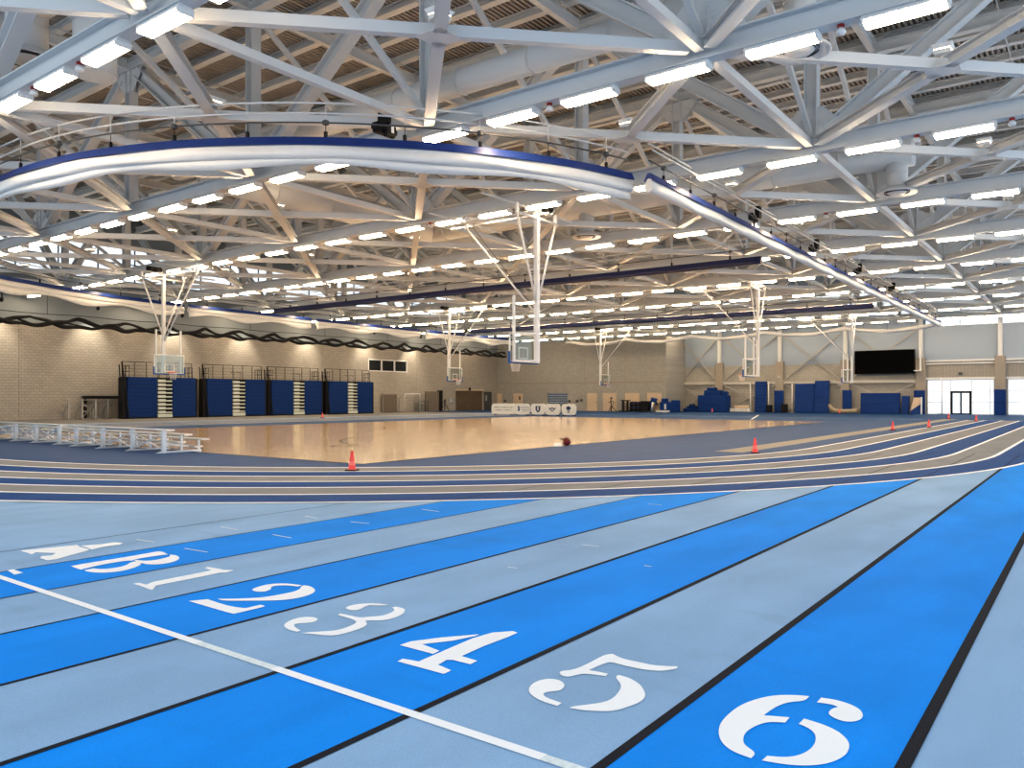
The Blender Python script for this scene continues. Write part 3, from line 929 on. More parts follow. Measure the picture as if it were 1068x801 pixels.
duct('long round white duct behind the second roof truss', 17.45, 4.7, 30, 10.8, .37, [(5.2, 0, .34, 9.15)])
db = duct('fat round white duct in front of the fourth roof truss', 31.25, 5.3, 30, 10.45, .5, [(5.85, 0, .36, 9.05), (19.0, 0, .36, 9.05)])
dd = duct('short fat white duct with round drop at the upper left corner', 8.95, 17.0, 25.0, 12.3, .75, [(22.6, 0, .5, 10.5)])
pts = []
for i in range(9):
    a = PI / 2 * i / 8
    pts.append((8.9 + .9 * math.sin(a), 21.0 - .3 * math.sin(a), 12.0 - .9 + .9 * math.cos(a)))
MB().tube(pts + [(9.8, 20.7, 9.9)], .52, 24).build('elbow_pipe', 'duct', dd)
mb = MB().tube([(18.2, 28.7, 10.6), (41, 28.7, 10.6)], .65, 28)
for s in (21, 24, 27, 34, 37):
    mb.tube([(s - .03, 28.7, 10.6), (s + .03, 28.7, 10.6)], .668, 28)
mb.build('cross_duct', 'duct', db)

# ================================================================== ROLLED DIVIDER CURTAINS
CR = 14.7
CC1, CC2 = (24.4, 25.3), (24.4, 35.0)


def arc_pts(c, r, a0, a1, n):
    return [(c[0] + r * math.cos(a0 + (a1 - a0) * i / n), c[1] + r * math.sin(a0 + (a1 - a0) * i / n), 0) for i in range(n + 1)]


def resample(pts, step):
    pts = [Vector(p) for p in pts]; out = [pts[0]]; acc = 0
    for a, b in zip(pts, pts[1:]):
        L = (b - a).length; s = step - acc
        while s <= L:
            out.append(a + (b - a) * (s / L)); s += step
        acc = (L - (s - step))
    if (out[-1] - pts[-1]).length > step * .3: out.append(pts[-1])
    return out


def offs(path, d):
    out = []
    for i, p in enumerate(path):
        t_ = (path[min(i + 1, len(path) - 1)] - path[max(i - 1, 0)]).normalized()
        out.append(p + Vector((t_.y, -t_.x, 0)) * d)
    return out


def curtain(label, pts, z=8.22, navy=False, flap=True, rails=True, seed=1, group='rolled divider curtains', hang=2.0, sag=.2):
    rnd = random.Random(seed)
    path = resample(pts, .5)
    zz = Vector((0, 0, z))
    path = [p + zz for p in path]
    c = thing('divider_curtain', label, 'curtain', tuple(path[0]), 0, group)
    off = path[0].copy()
    path = [p - off for p in path]
    ph = [rnd.uniform(0, 6) for _ in range(4)]
    wobble = lambda i, j: (.025 * math.sin(i * .9 + j + ph[0]), .018 * math.sin(i * .55 + j * 2 + ph[1]))
    # white roll
    rz_, cz_ = (.13, -.20) if navy else (.20, -.33)
    prof = [(.14 * math.cos(a) * (1.15 if math.sin(a) < 0 else .85), cz_ + rz_ * math.sin(a)) for a in [2 * PI * k / 14 for k in range(14)]]
    MB().sweep(path, prof, 0, True, wobble).build('rolled_fabric', 'navy' if navy else 'fabric', c)
    # blue band over the top
    MB().sweep(path, [(-.05, .02), (.05, .02), (.125, -.12), (.165, -.2), (.14, -.21), (.06, -.14), (-.06, -.14), (-.14, -.21), (-.165, -.2), (-.125, -.12)], 0, False).build('top_band', 'navy' if navy else 'navyband', c)
    if flap and not navy:
        def fl(i, j):
            return (0, -sag * (.5 - .5 * math.cos(i * 2 * PI / 11 + ph[2])) if j in (2, 3) else 0)
        MB().sweep(path, [(-.02, -.45), (.05, -.46), (.10, -.62), (.02, -.64)], 0, True, fl).build('hanging_fold', 'fabric', c)
    # drive shaft, track pipes, straps
    if rails:
        sh = [p + Vector((0, 0, .40)) for p in path]
        MB().tube(sh, .022, 6).build('drive_shaft', 'darkgrey', c)
        for dz, dd in ((.90, .0), (.68, .12)):
            MB().tube([p + Vector((0, 0, dz)) for p in offs(path, dd)], .028, 6).build('track_pipe', 'steel', c)
        k = max(2, int(hang / .5))
        for i in range(k // 2, len(path), k):
            p = path[i]
            o = MB().box(p.x - .035, p.x + .035, p.y - .035, p.y + .035, p.z - .02, p.z + .17).tube([(p.x, p.y, p.z + .15), (p.x, p.y, p.z + .4)], .01, 5)
            o.build('hanger_strap', 'black', c)
            q = path[i] + Vector((0, 0, .40))
            MB().tube([q, q + Vector((.0, 0, .5))], .015, 5).build('shaft_bracket', 'steel', c)
            if (i // k) % 2 == 0:
                MB().cbox(q.x - .07, q.x + .07, q.y - .07, q.y + .07, q.z - .06, q.z + .06, .02).build('shaft_pulley', 'darkgrey', c)
    return c


near_arc = arc_pts(CC1, CR, math.radians(255.5), math.radians(180), 40) + [(CC1[0] - CR, 31.0, 0)]
c1 = curtain('white rolled curtain with blue top edge curving across the upper left', near_arc, seed=3, sag=.14)
# motor on the curved curtain
mo = MB()
mo.cbox(-.34, .34, -.13, .13, -.12, .16, .03).tube([(-.4, 0, .02), (.4, 0, .02)], .10, 12).box(-.06, .06, -.2, .2, .16, .5)
mo.cbox(-.15, .2, -.24, -.1, -.22, .0, .03)
m_ = mo.build('gear_motor', 'black', c1, (15.05 - c1.location.x, 15.55 - c1.location.y, .66))
MB().cbox(.02, .12, -.26, -.23, -.1, .08, .01).build('motor_label', 'white', m_)
straight = [(21.0, 10.62, 0), (76.3, 10.9, 0)]
c2 = curtain('straight white rolled curtain with blue top edge running away at right', straight, seed=5, flap=False)
for xx in (30.5, 38.5, 47.0, 56.0):
    MB().cbox(-.3, .3, -.12, .12, -.12, .14, .03).tube([(-.35, 0, .02), (.35, 0, .02)], .09, 10).cbox(-.2, .1, -.3, -.1, -.05, .4, .03).build('gear_motor', 'black', c2, (xx - c2.location.x, .25, .48))
LEFT = [([(9.7, 36.0, 0), (10.6, 39.5, 0), (12.6, 42.9, 0), (15.0, 45.2, 0), (17.6, 47.1, 0), (21.2, 48.9, 0), (25.6, 50.3, 0), (30.2, 51.1, 0)], 'white rolled curtain beyond the left hoop, curving out of the picture'),
        ([(30.6, 51.1, 0), (41.8, 51.8, 0)], 'white rolled curtain before the left wall, above the first blue bleacher banks'),
        ([(42.5, 51.9, 0), (55.2, 52.2, 0)], 'white rolled curtain before the left wall, above the dark three-pane window'),
        ([(56.0, 52.2, 0), (70.5, 52.3, 0)], 'white rolled curtain before the left wall, the farthest piece beside the middle hoop')]
for i, (pts, lab) in enumerate(LEFT):
    curtain(lab, pts, z=8.12, seed=11 + i, sag=.3, hang=3)
curtain('dark navy rolled curtain crossing the hall before the second pair of hoops', [(36.1, 12.5, 0), (36.1, 48.8, 0)], z=8.15, navy=True, seed=21, hang=3)
curtain('dark navy rolled curtain crossing the hall farther back', [(58.8, 12.5, 0), (58.8, 48.8, 0)], z=8.15, navy=True, seed=22, hang=3)
# pale scalloped curtain gathered along the far end
path = resample([(76.9, 11.2, 0), (76.9, 49.5, 0)], .4)
rnd = random.Random(4)
c = thing('gathered_curtain', 'pale white curtain gathered in shallow scallops along the far end', 'curtain', (76.9, 11.2, 8.1))
off = Vector((76.9, 11.2, 0))
def sc(i, j):
    s = (i * .4) % 7.6 / 7.6
    return (.03 * math.sin(i * 1.3 + j), -.42 * math.sin(PI * s) + .04 * math.sin(i * .8 + j))
MB().sweep([p - off for p in path], [(.22 * math.cos(a), -.08 + .17 * math.sin(a)) for a in [2 * PI * k / 12 for k in range(12)]], 0, True, sc).build('gathered_fabric', 'fabric', c)
MB().tube([p - off + Vector((0, 0, .35)) for p in path], .03, 6).build('track_pipe', 'steel', c)
mb = MB()
for i in range(0, len(path), 5):
    p = path[i] - off
    mb.tube([p + Vector((0, 0, .35)), p + Vector((0, 0, sc(i, 0)[1]))], .012, 5)
mb.build('hanging_cord', 'black', c)
# black netting tied up in swags before the left wall
c = thing('divider_net', 'black netting tied up in loose swags along the left wall', 'netting', (20, 58.3, 6.9))
def swag(x, f0, amp, per, dz):
    return (x - 20, .15 * math.sin(x * 1.7 + f0), dz + amp * abs(math.sin(PI * x / per + f0)) * -1 + .05 * math.sin(x * 3.1 + f0))
xs = [14 + .25 * i for i in range(int((77 - 14) / .25))]
MB().tube([swag(x, 0, .62, 6.6, .32) for x in xs], [.09 + .07 * abs(math.sin(x * 1.1)) for x in xs], 7).build('net_bundle', 'net', c)
MB().tube([swag(x, 1.5, .62, 6.6, .28) for x in xs], [.08 + .07 * abs(math.sin(x * .9 + 1)) for x in xs], 7).build('net_bundle', 'net', c)
MB().tube([swag(x, .7, .35, 3.3, .05) for x in xs], [.05 + .05 * abs(math.sin(x * 1.6 + 2)) for x in xs], 6).build('net_strand', 'net', c)
MB().tube([(x - 20, 0, .5 + .03 * math.sin(x)) for x in xs], .025, 5).build('net_cable', 'net', c)
for n in range(3, 10):
    MB().tube([(XT[n] - 20, 0, .5), (XT[n] - 20, 0, 2.06)], .015, 5).build('net_cord', 'net', c)

# ================================================================== BASKETBALL HOOPS
def ring_pts(r, z, n=28, c=(0, 0)):
    return [(c[0] + r * math.cos(2 * PI * k / n), c[1] + r * math.sin(2 * PI * k / n), z) for k in range(n)]


hp = []
# local frame: mast at origin, court towards +y
mb = MB().bar((0, 0, 2.92), (0, 0, 8.45), .17, .17)
hp.append(('mast', mb.mesh('mast', 'white'), None, None))
hp.append(('crossbar', MB().tube([(-1.35, 0, 8.4), (1.35, 0, 8.4)], .05, 10).mesh('crossbar', 'white'), None, None))
hp.append(('ceiling_pipe', MB().tube([(-3.2, .1, 8.72), (2.6, .1, 8.72)], .045, 8).mesh('ceiling_pipe', 'steel'), None, None))
for a_, b_ in (((-.2, -.3, 8.62), (-.2, 4.6, 8.62)), ((.35, -.3, 8.62), (.35, 4.6, 8.62)), ((-2.2, 3.5, 8.68), (2.4, 3.5, 8.68))):
    hp.append(('ceiling_pipe', MB().tube([a_, b_], .04, 8).mesh('ceiling_pipe', 'steel'), None, None))
for s in (-1, 1):
    hp.append(('side_strut', MB().tube([(s * 1.27, 0, 8.36), (s * .07, 0, 5.25)], .045, 8).mesh('side_strut', 'white'), None, None))
hp.append(('fold_brace', MB().tube([(0, 3.45, 8.45), (0, .1, 4.85)], .04, 8).mesh('fold_brace', 'white'), None, None))
hp.append(('hoist_cable', MB().tube([(.06, 3.2, 8.5), (.06, .12, 4.95)], .01, 5).mesh('hoist_cable', 'black'), None, None))
hp.append(('winch', MB().cbox(.18, .95, -.12, .22, 8.78, 9.0, .04).tube([(.2, .05, 8.9), (1.0, .05, 8.9)], .14, 12).cbox(.4, .62, -.26, .3, 8.74, 8.94, .03).mesh('winch', 'black'), None, None))
for bb in ((-.05, .05, .0, .1, 8.42, 8.95), (-.06, .06, 3.4, 3.5, 8.4, 8.95), (-1.32, -1.22, -.05, .05, 8.4, 8.74), (1.22, 1.32, -.05, .05, 8.4, 8.74)):
    hp.append(('ceiling_hanger', MB().box(*bb).mesh('ceiling_hanger', 'white'), None, None))
BX, BZ0, BZ1, BY = .915, 2.95, 4.05, .62
for z in (BZ0 + .04, BZ1 - .02):     # arms from mast to board
    mb = MB()
    mb.bar((-.06, 0, z), (-.74, BY - .06, z), .06, .07).bar((.06, 0, z), (.74, BY - .06, z), .06, .07)
    mb.bar((-.82, BY - .09, z), (.82, BY - .09, z), .06, .08)
    hp.append(('mount_frame', mb.mesh('mount_frame', 'white'), None, None))
for s in (-1, 1):
    hp.append(('goal_post', MB().bar((s * .74, BY - .09, 2.95), (s * .74, BY - .09, 5.45), .085, .085).mesh('goal_post', 'white'), None, None))
mb = MB()
mb.box(-BX, BX, BY - .02, BY + .02, BZ0, BZ0 + .06).box(-BX, BX, BY - .02, BY + .02, BZ1 - .06, BZ1)
mb.box(-BX, -BX + .06, BY - .02, BY + .02, BZ0, BZ1).box(BX - .06, BX, BY - .02, BY + .02, BZ0, BZ1)
hp.append(('backboard', mb.mesh('backboard', 'white'), None, None))
hp.append(('board_glass', MB().box(-BX + .05, BX - .05, BY - .006, BY + .006, BZ0 + .05, BZ1 - .05).mesh('board_glass', 'board'), 'backboard', 'clear backboard pane'))
mb = MB()
mb.box(-.305, .305, BY + .008, BY + .012, 3.08, 3.13).box(-.305, .305, BY + .008, BY + .012, 3.49, 3.54)
mb.box(-.305, -.255, BY + .008, BY + .012, 3.08, 3.54).box(.255, .305, BY + .008, BY + .012, 3.08, 3.54)
hp.append(('target_square', mb.mesh('target_square', 'white'), 'backboard', 'white shooting square'))
mb = MB()
mb.cbox(-BX - .03, BX + .03, BY - .04, BY + .04, BZ0 - .05, BZ0 + .03, .01)
for s in (-1, 1):
    mb.cbox(s * BX - .035, s * BX + .035, BY - .04, BY + .04, BZ0 - .05, BZ0 + .40, .01)
hp.append(('edge_padding', mb.mesh('edge_padding', 'padblue'), 'backboard', 'blue padding along the lower edge'))
hp.append(('rim', MB().tube(ring_pts(.23, 3.05, 28, (0, BY + .38)), .014, 8, closed=True).box(-.1, .1, BY + .01, BY + .17, 2.98, 3.07).mesh('rim', 'red'), None, 'orange rim'))
mb = MB()
for k in range(12):
    a = 2 * PI * k / 12
    for da in (2 * PI / 12, -2 * PI / 12):
        b = a + da; cpt = b + da
        P = lambda r, an, z: (r * math.cos(an), BY + .38 + r * math.sin(an), z)
        mb.tube([P(.225, a, 3.04), P(.17, b, 2.84), P(.14, cpt, 2.62)], .008, 4)
hp.append(('net', mb.mesh('net', 'netwhite'), 'rim', 'white net'))
HOOPS = [(24.37, 17.0, 0, 'ceiling hung basketball hoop seen from behind, the closest, near the picture middle'),
         (24.2, 43.0, PI, 'ceiling hung basketball hoop in front of the leftmost blue bleacher bank'),
         (48.75, 17.1, 0, 'ceiling hung basketball hoop seen from the side between the tall blue mats'),
         (48.75, 42.8, PI, 'ceiling hung basketball hoop before the left wall above the brown shutter'),
         (73.1, 17.3, 0, 'ceiling hung basketball hoop beside the black scoreboard'),
         (73.1, 42.7, PI, 'small distant basketball hoop in front of the beige doors of the back wall')]
first = None
for x, y, rz, lab in HOOPS:
    if first is None:
        h = thing('basketball_hoop', lab, 'basketball hoop', (x, y, 0), rz, 'ceiling hung basketball hoops')
        made = {}
        for nm, me, par, pl in hp:
            o = link(nm, me, made[par] if par else h)
            if pl: o['label'] = pl
            made[nm] = o
        first = h
    else:
        h = copy_tree(first)
        h.location = (x, y, 0); h.rotation_euler = (0, 0, rz); h['label'] = lab

# ================================================================== ALUMINIUM BLEACHERS (low, three rows)
def alu_bleacher(label, loc, frames, length, rise=.15, run=.55, base=.40, mats='alu', group='low aluminium bleachers', rz=0):
    b = thing('aluminum_bleacher', label, 'bleacher', loc, rz, group)
    top = base + 2 * rise
    for r in range(3):
        x = .02 + run * r; z = top - rise * r
        mb = MB().cbox(x - .12, x + .12, -.35, length, z - .045, z, .012)
        s = mb.build('seat_plank', mats, b)
        MB().box(x - .125, x + .125, -.37, -.34, z - .05, z + .005).box(x - .125, x + .125, length - .01, length + .02, z - .05, z + .005).build('end_cap', 'white' if mats == 'alu' else mats, s)
    for r in range(2):
        x = .02 + run * r + run * .62; z = top - rise * r - .36
        f_ = MB().cbox(x - .12, x + .12, -.35, length, max(.06, z) - .04, max(.06, z), .012).build('foot_plank', mats, b)
        MB().box(x - .125, x + .125, -.37, -.34, max(.06, z) - .045, max(.06, z) + .005).build('end_cap', 'white' if mats == 'alu' else mats, f_)
    for yy in frames:
        mb = MB()
        for r in range(3):
            x = .02 + run * r; z = top - rise * r - .045
            w_ = (.055 if r == 0 else .03) if mats == 'alu' else .06
            mb.box(x - w_, x + w_, yy - w_ * .9, yy + w_ * .9, 0, z)
        mb.bar((-.12, yy, .03), (2 * run + .1, yy, .03), .06, .06)
        mb.bar((-.0, yy, top - .42), (2 * run, yy, max(.1, top - .42 - rise)), .05, .05)
        mb.box(-.2, .0, yy - .04, yy + .04, 0, .03)
        mb.build('frame', mats, b)
    mb = MB()
    for a, c_ in zip(frames, frames[1:]):
        mb.bar((.02, a, .08), (.02, c_, top - .12), .03, .03).bar((.02, c_, .08), (.02, a, top - .12), .03, .03)
        mb.bar((run, a, .06), (run * 2, c_, .06), .03, .03)
    mb.build('cross_brace', mats, b)
    return b


alu_bleacher('low silver aluminium bleacher beside the court, the nearer one', (12.2, 21.7, 0), [0, 1.75, 3.6, 5.4], 5.75)
alu_bleacher('low silver aluminium bleacher beside the court, cut by the left picture edge', (12.3, 28.55, 0), [0, 1.8, 3.5, 5.3], 5.65)
alu_bleacher('dull grey aluminium bleacher parked against the left wall', (29.3, 59.7, 0), [.1, 1.0, 1.95, 2.9], 3.1, rise=.45, run=.42, base=.55, mats='dullalu', rz=PI / 2)
tag(MB().cbox(28.3, 31.6, 61.4, 61.9, 1.52, 1.74, .02).box(28.4, 28.5, 61.45, 61.85, 0, 1.52).box(31.3, 31.6, 61.4, 61.9, 0, 1.52).build('equipment_shelf', 'black'), 'black shelf standing behind the parked bleacher by the wall', 'shelf')

# ================================================================== TELESCOPIC BLEACHERS
W = 5.75
BD = 58.4
parts = []
for k in range(10):
    z0 = .12 + k * .305
    for (xa, xb) in ((.3, 2.6), (3.9, W + .1)):
        mb = MB().cbox(xa, xb, 0, 1.1, z0, z0 + .275, .015)
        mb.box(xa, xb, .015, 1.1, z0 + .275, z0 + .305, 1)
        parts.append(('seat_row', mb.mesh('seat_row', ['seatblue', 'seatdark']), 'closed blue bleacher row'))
parts.append(('kick_base', MB().box(.3, W + .1, .02, 1.1, 0, .12).mesh('kick_base', 'black'), None))
parts.append(('aisle_recess', MB().box(2.6, 3.9, .12, 1.1, 0, 3.15).mesh('aisle_recess', 'black'), None))
for k in range(10):
    z0 = .06 + k * .305
    wfull = 2.42
    parts.append(('aisle_step', MB().cbox(2.66, 3.28, -.04, .3, z0, z0 + (.20 if k else .26), .01).mesh('aisle_step', 'step'), 'white aisle step'))
    if k:
        parts.append(('aisle_step', MB().cbox(3.34, 3.85, .0, .3, z0 + .02, z0 + .13, .01).mesh('aisle_step', 'step'), 'white aisle step'))
    else:
        parts.append(('aisle_step', MB().cbox(3.28, 3.85, -.04, .3, z0, z0 + .26, .01).mesh('aisle_step', 'step'), 'white aisle step'))
mb = MB()
mb.bar((.38, -.02, .0), (-.02, .25, 4.3), .08, .1).bar((.25, .7, 0), (.0, .7, 4.1), .06, .06)
mb.box(-.02, .28, .12, .8, 0, 3.12)
parts.append(('end_frame', mb.mesh('end_frame', 'black'), 'black end frame'))
parts.append(('gap_filler', MB().cbox(W + .12, W + .36, .12, .8, 0, 3.12, .02).mesh('gap_filler', 'black'), 'black filler for the dark gap between banks'))  # added black filler, stands in for the darkness between bleacher banks
mb = MB()
n = 7
for i in range(n):
    x = .05 + (W - .1) * i / (n - 1)
    mb.tube([(x, .35, 3.1), (x, .35, 4.32)], .028, 6)
for z in (4.32, ):
    mb.tube([(.05, .35, z), (W - .05, .35, z)], .028, 6)
for z in (3.3, 3.55, 3.8, 4.05):
    mb.tube([(.05, .35, z), (W - .05, .35, z)], .008, 4)
parts.append(('guard_rail', mb.mesh('guard_rail', 'black'), 'black guard rail'))
for x in (.25, .5, W - .35, W - .1):
    mb = MB()
    mb.tube([(x, .2, 3.15), (x, .2, 4.0), (x + .12, 1.0, 4.0), (x + .12, 1.0, 3.2)], .028, 6)
    mb.tube([(x, .2, 3.6), (x + .12, 1.0, 3.6)], .02, 6)
    parts.append(('side_rail', mb.mesh('side_rail', 'black'), None))
for x in (2.95, 3.55):
    parts.append(('aisle_rail', MB().tube([(x, .3, 3.15), (x, .3, 3.75), (x + .05, .9, 3.75)], .025, 6).mesh('aisle_rail', 'black'), None))
b0 = None
for i, x in enumerate((29.75, 36.35, 42.6, 49.05)):
    lab = 'closed bank of blue retractable bleachers with white aisle steps, %s from the left' % ORD[i]
    if b0 is None:
        b0 = thing('retractable_bleacher', lab, 'bleacher', (x, BD, 0), 0, 'retractable bleachers along the left wall')
        for nm, me, pl in parts:
            o = link(nm, me, b0)
            if pl: o['label'] = pl
    else:
        b = copy_tree(b0); b.location = (x, BD, 0); b['label'] = lab

# ================================================================== SMALL THINGS
cone_meshes = (MB().lathe([(.0, .71), (.035, .71), (.05, .66), (.135, .06), (.15, .045)], n=20).mesh('cone_body', 'cone'),
               MB().cbox(-.2, .2, -.2, .2, 0, .045, .02).mesh('cone_base', 'black'),
               MB().lathe([(.086, .40), (.118, .20)], n=20).mesh('cone_collar', 'conecollar'))
CONES = [(11.75, 13.15, .86, 'red traffic cone on the curved track, closest to the viewer'), (22.43, 7.95, 1, 'red traffic cone on the inner lane line at the start of the straight'),
         (41.93, 8.04, 1, 'red traffic cone on the tan strip left of the lane lines'), (47.1, 7.25, .75, 'red traffic cone on the straight, second past the strip'),
         (66.7, 8.95, .95, 'red traffic cone in front of the glass doors'), (61.0, 6.55, 1.05, 'red traffic cone at the end of a lane line, right of the doors'),
         (81.0, 33.4, .95, 'distant red cone in front of the blue mat pile'), (82.6, 20.7, 1.0, 'distant red cone between the leaning blue mats and the tan mat roll'),
         (40.4, 48.6, .9, 'tiny red cone on the floor before the blue bleacher banks')]
for x, y, s, lab in CONES:
    r = thing('traffic_cone', lab, 'cone', (x, y, .012), 0.4, 'red traffic cones')
    for nm, me in zip(('cone_body', 'base', 'collar'), cone_meshes):
        o = link(nm, me, r)
    r.scale = (.62, .62, .61)
b = thing('exercise_ball', 'dark red ball with a black grip at the court edge', 'ball', (22.0, 14.13, .012))
mb = MB().lathe([(.13 * math.sin(PI * k / 14), .13 - .13 * math.cos(PI * k / 14)) for k in range(15)], n=24)
mb.build('ball_shell', 'ballred', b)
MB().tube([(-.02 - .10 * math.cos(a) * .3, .11 * math.sin(a), .13 + .14 * math.cos(a)) for a in [PI * k / 10 for k in range(-2, 9)]], .02, 8).tube([(0, .1, .21), (-.12, .22, .235)], .02, 8).build('grip', 'black', b)
mb = MB()
rnd = random.Random(3)
nn = 9
vs = []
for i in range(nn):
    for j in range(nn):
        u, v = i / (nn - 1) - .5, j / (nn - 1) - .5
        e = max(abs(u), abs(v)) * 2
        vs.append((u * .26 + rnd.uniform(-.015, .015), v * .24 + rnd.uniform(-.015, .015), .012 + max(0, .13 * (1 - e ** 2) * rnd.uniform(.6, 1.1))))
mb.add(vs, [(i * nn + j, (i + 1) * nn + j, (i + 1) * nn + j + 1, i * nn + j + 1) for i in range(nn - 1) for j in range(nn - 1)], 0, True)
tag(mb.build('towel', 'white', None, (21.72, 14.3, .002)), 'small crumpled white towel lying left of the red ball', 'towel')

# white sideline barrier signs before the back wall
def barrier(label, x, y0, y1, emblem, z1=1.05):
    s = thing('sideline_sign', label, 'sign', (x, (y0 + y1) / 2, 0), 0, 'white sideline signs')
    L = (y1 - y0) / 2
    out = []
    r = .32
    n = 6
    zc0, zc1 = .08 + r, z1 - r
    for (cy, cz, a0) in ((L - r, zc1, 0), (-L + r, zc1, PI / 2), (-L + r, zc0, PI), (L - r, zc0, 1.5 * PI)):
        for k in range(n + 1):
            a = a0 + PI / 2 * k / n
            out.append((cy + r * math.cos(a), cz + r * math.sin(a)))
    n = len(out)
    mb = MB().add([(-.08, a, b) for a, b in out] + [(.08, a, b) for a, b in out],
                  [tuple(range(n)), tuple(range(n, 2 * n))[::-1]] + [(i, (i + 1) % n, (i + 1) % n + n, i + n) for i in range(n)])
    mb.build('sign_panel', 'signwhite', s)
    mb = MB()
    for sy in (-1, 1):
        mb.box(-.2, .2, sy * L * .7 - .04, sy * L * .7 + .04, 0, .09)
    mb.build('foot', 'black', s)
    mb = MB()
    X = -.085
    if emblem == 'shield':
        pts = [(-.26, .84), (.26, .84), (.26, .55), (.15, .36), (0, .25), (-.15, .36), (-.26, .55)]
        mb.add([(X, a, b) for a, b in pts], [tuple(range(7))])
        mb.add([(X - .002, a, b) for a, b in ((-.08, .78), (.08, .78), (.06, .45), (-.06, .45))], [(0, 1, 2, 3)], 1)
        for sy in (-1, 1):
            mb.add([(X, sy * .75 + a, b) for a, b in ((-.08, .18), (.08, .18), (.08, .28), (-.08, .28))], [(0, 1, 2, 3)], 0)
    elif emblem == 'wide':
        pts = [(-.42, .72), (-.1, .66), (0, .80), (.1, .66), (.42, .72), (.2, .5), (0, .34), (-.2, .5)]
        mb.add([(X, a, b) for a, b in pts], [tuple(range(8))], 0)
        mb.add([(X - .002, a, b) for a, b in ((-.2, .6), (.2, .6), (0, .45))], [(0, 1, 2)], 1)
    elif emblem == 'round':
        mb.add([(X, .24 * math.cos(2 * PI * k / 16), .68 + .17 * math.sin(2 * PI * k / 16)) for k in range(16)], [tuple(range(16))], 0)
        mb.add([(X, a, b) for a, b in ((-.16, .5), (.16, .5), (.1, .26), (-.1, .26))], [(0, 1, 2, 3)], 2)
        mb.add([(X, .75 + a, b) for a, b in ((-.1, .22), (.1, .22), (.1, .34), (-.1, .34))], [(0, 1, 2, 3)], 0)
    elif emblem == 'leaf':
        mb.add([(X, L - .55 + a, b) for a, b in ((-.12, .4), (.14, .4), (.05, .6), (.12, .8), (-.04, .86), (-.1, .62))], [tuple(range(6))], 0)
        for k in range(4):
            mb.add([(X, a, .74 - .13 * k + b) for a, b in ((-.9, 0), (.2 - .1 * k, 0), (.2 - .1 * k, .04), (-.9, .04))], [(0, 1, 2, 3)], 2)
    else:
        for k in range(2):
            for i in range(9):
                w = .10 + .05 * ((i * 7 + k * 3) % 4)
                yy = L * .75 - i * L * .17
                mb.add([(X, yy, .42 + .24 * k), (X, yy - w, .42 + .24 * k), (X, yy - w, .50 + .24 * k), (X, yy, .50 + .24 * k)], [(0, 1, 2, 3)], 2)
    if emblem == 'text':
        mb.build('lettering', ['signblue', 'signwhite', 'greyink'], s)
    else:
        for f_, mi in zip(mb.f, mb.mi):
            MB().add([mb.v[i] for i in f_], [tuple(range(len(f_)))]).build('emblem', ('signblue', 'signwhite', 'greyink')[mi], s)
    return s


barrier('long white sideline sign with faint grey lettering, leftmost of the row', 57.5, 42.48, 45.2, 'text')
barrier('white sideline sign with a small dark mark at its left end', 57.3, 40.76, 42.45, 'leaf')
barrier('rounded white sideline sign with a dark shield emblem', 57.5, 39.14, 40.73, 'shield')
barrier('rounded white sideline sign with a wide winged dark emblem', 57.4, 37.57, 39.12, 'wide')
barrier('rounded white sideline sign with a round dark emblem, rightmost of the row', 57.62, 36.07, 37.52, 'round')

# things before the left wall, right of the bleachers
mb = MB()
for i in range(9):
    mb.box(59.45 + .24 * i, 59.45 + .24 * i + .21, LWALL - .35, LWALL - .29, .06, 1.95)
r = thing('folding_screen', 'grey slatted panel leaning by the wall beside the blue bleachers', 'panel')
mb.build('slat_panel', 'greywood', r)
mb = MB().box(59.4, 59.46, LWALL - .37, LWALL - .27, 0, 2.0).box(61.56, 61.62, LWALL - .37, LWALL - .27, 0, 2.0).box(59.4, 61.62, LWALL - .37, LWALL - .27, 1.94, 2.0)
mb.build('frame', 'dullalu', r)
r = thing('indoor_goal', 'white framed goal standing against the left wall', 'goal')
MB().tube([(62.0, 60.9, 0), (62.0, 60.9, 2.0), (64.4, 60.9, 2.0), (64.4, 60.9, 0)], .06, 8).build('goal_frame', 'white', r)
MB().tube([(62.0, 60.9, 2.0), (62.0, 61.7, 1.6), (62.0, 61.8, 0)], .03, 6).tube([(64.4, 60.9, 2.0), (64.4, 61.7, 1.6), (64.4, 61.8, 0)], .03, 6).build('back_stay', 'dullalu', r)
mb = MB()
for i in range(13):
    x = 62.0 + 2.4 * i / 12
    mb.tube([(x, 60.9, 2.0), (x, 61.7, 1.6), (x, 61.8, 0)], .008, 4)
for k in range(8):
    mb.tube([(62.0, 61.75, .2 * k), (64.4, 61.75, .2 * k)], .008, 4)
mb.build('goal_net', 'netwhite', r)
r = thing('wire_cage', 'tall grey wire cage right of the white goal', 'cage', (64.5, 61.0, 0))
mb = MB()
for x in (0, .7):
    for y in (0, .8):
        mb.box(x - .03, x + .03, y - .03, y + .03, 0, 1.95)
for z in (.05, 1.0, 1.92):
    mb.box(0, .7, -.03, .03, z - .03, z + .03).box(0, .7, .77, .83, z - .03, z + .03).box(-.03, .03, 0, .8, z - .03, z + .03).box(.67, .73, 0, .8, z - .03, z + .03)
mb.build('cage_frame', 'dullalu', r)
mb = MB()
for i in range(1, 8):
    mb.tube([(.0875 * i, 0, .05), (.0875 * i, 0, 1.9)], .008, 4)
mb.build('wire_mesh', 'dullalu', r)
r = thing('ball_cart', 'dark wheeled ball cart beside the wire cage', 'cart', (65.4, 61.2, 0))
mb = MB()
for x in (0, .65):
    for y in (0, .5):
        mb.box(x - .02, x + .02, y - .02, y + .02, .1, 1.2)
for z in (.25, .7, 1.18):
    mb.box(0, .65, 0, .5, z - .02, z + .02)
mb.build('cart_frame', 'darkgrey', r)
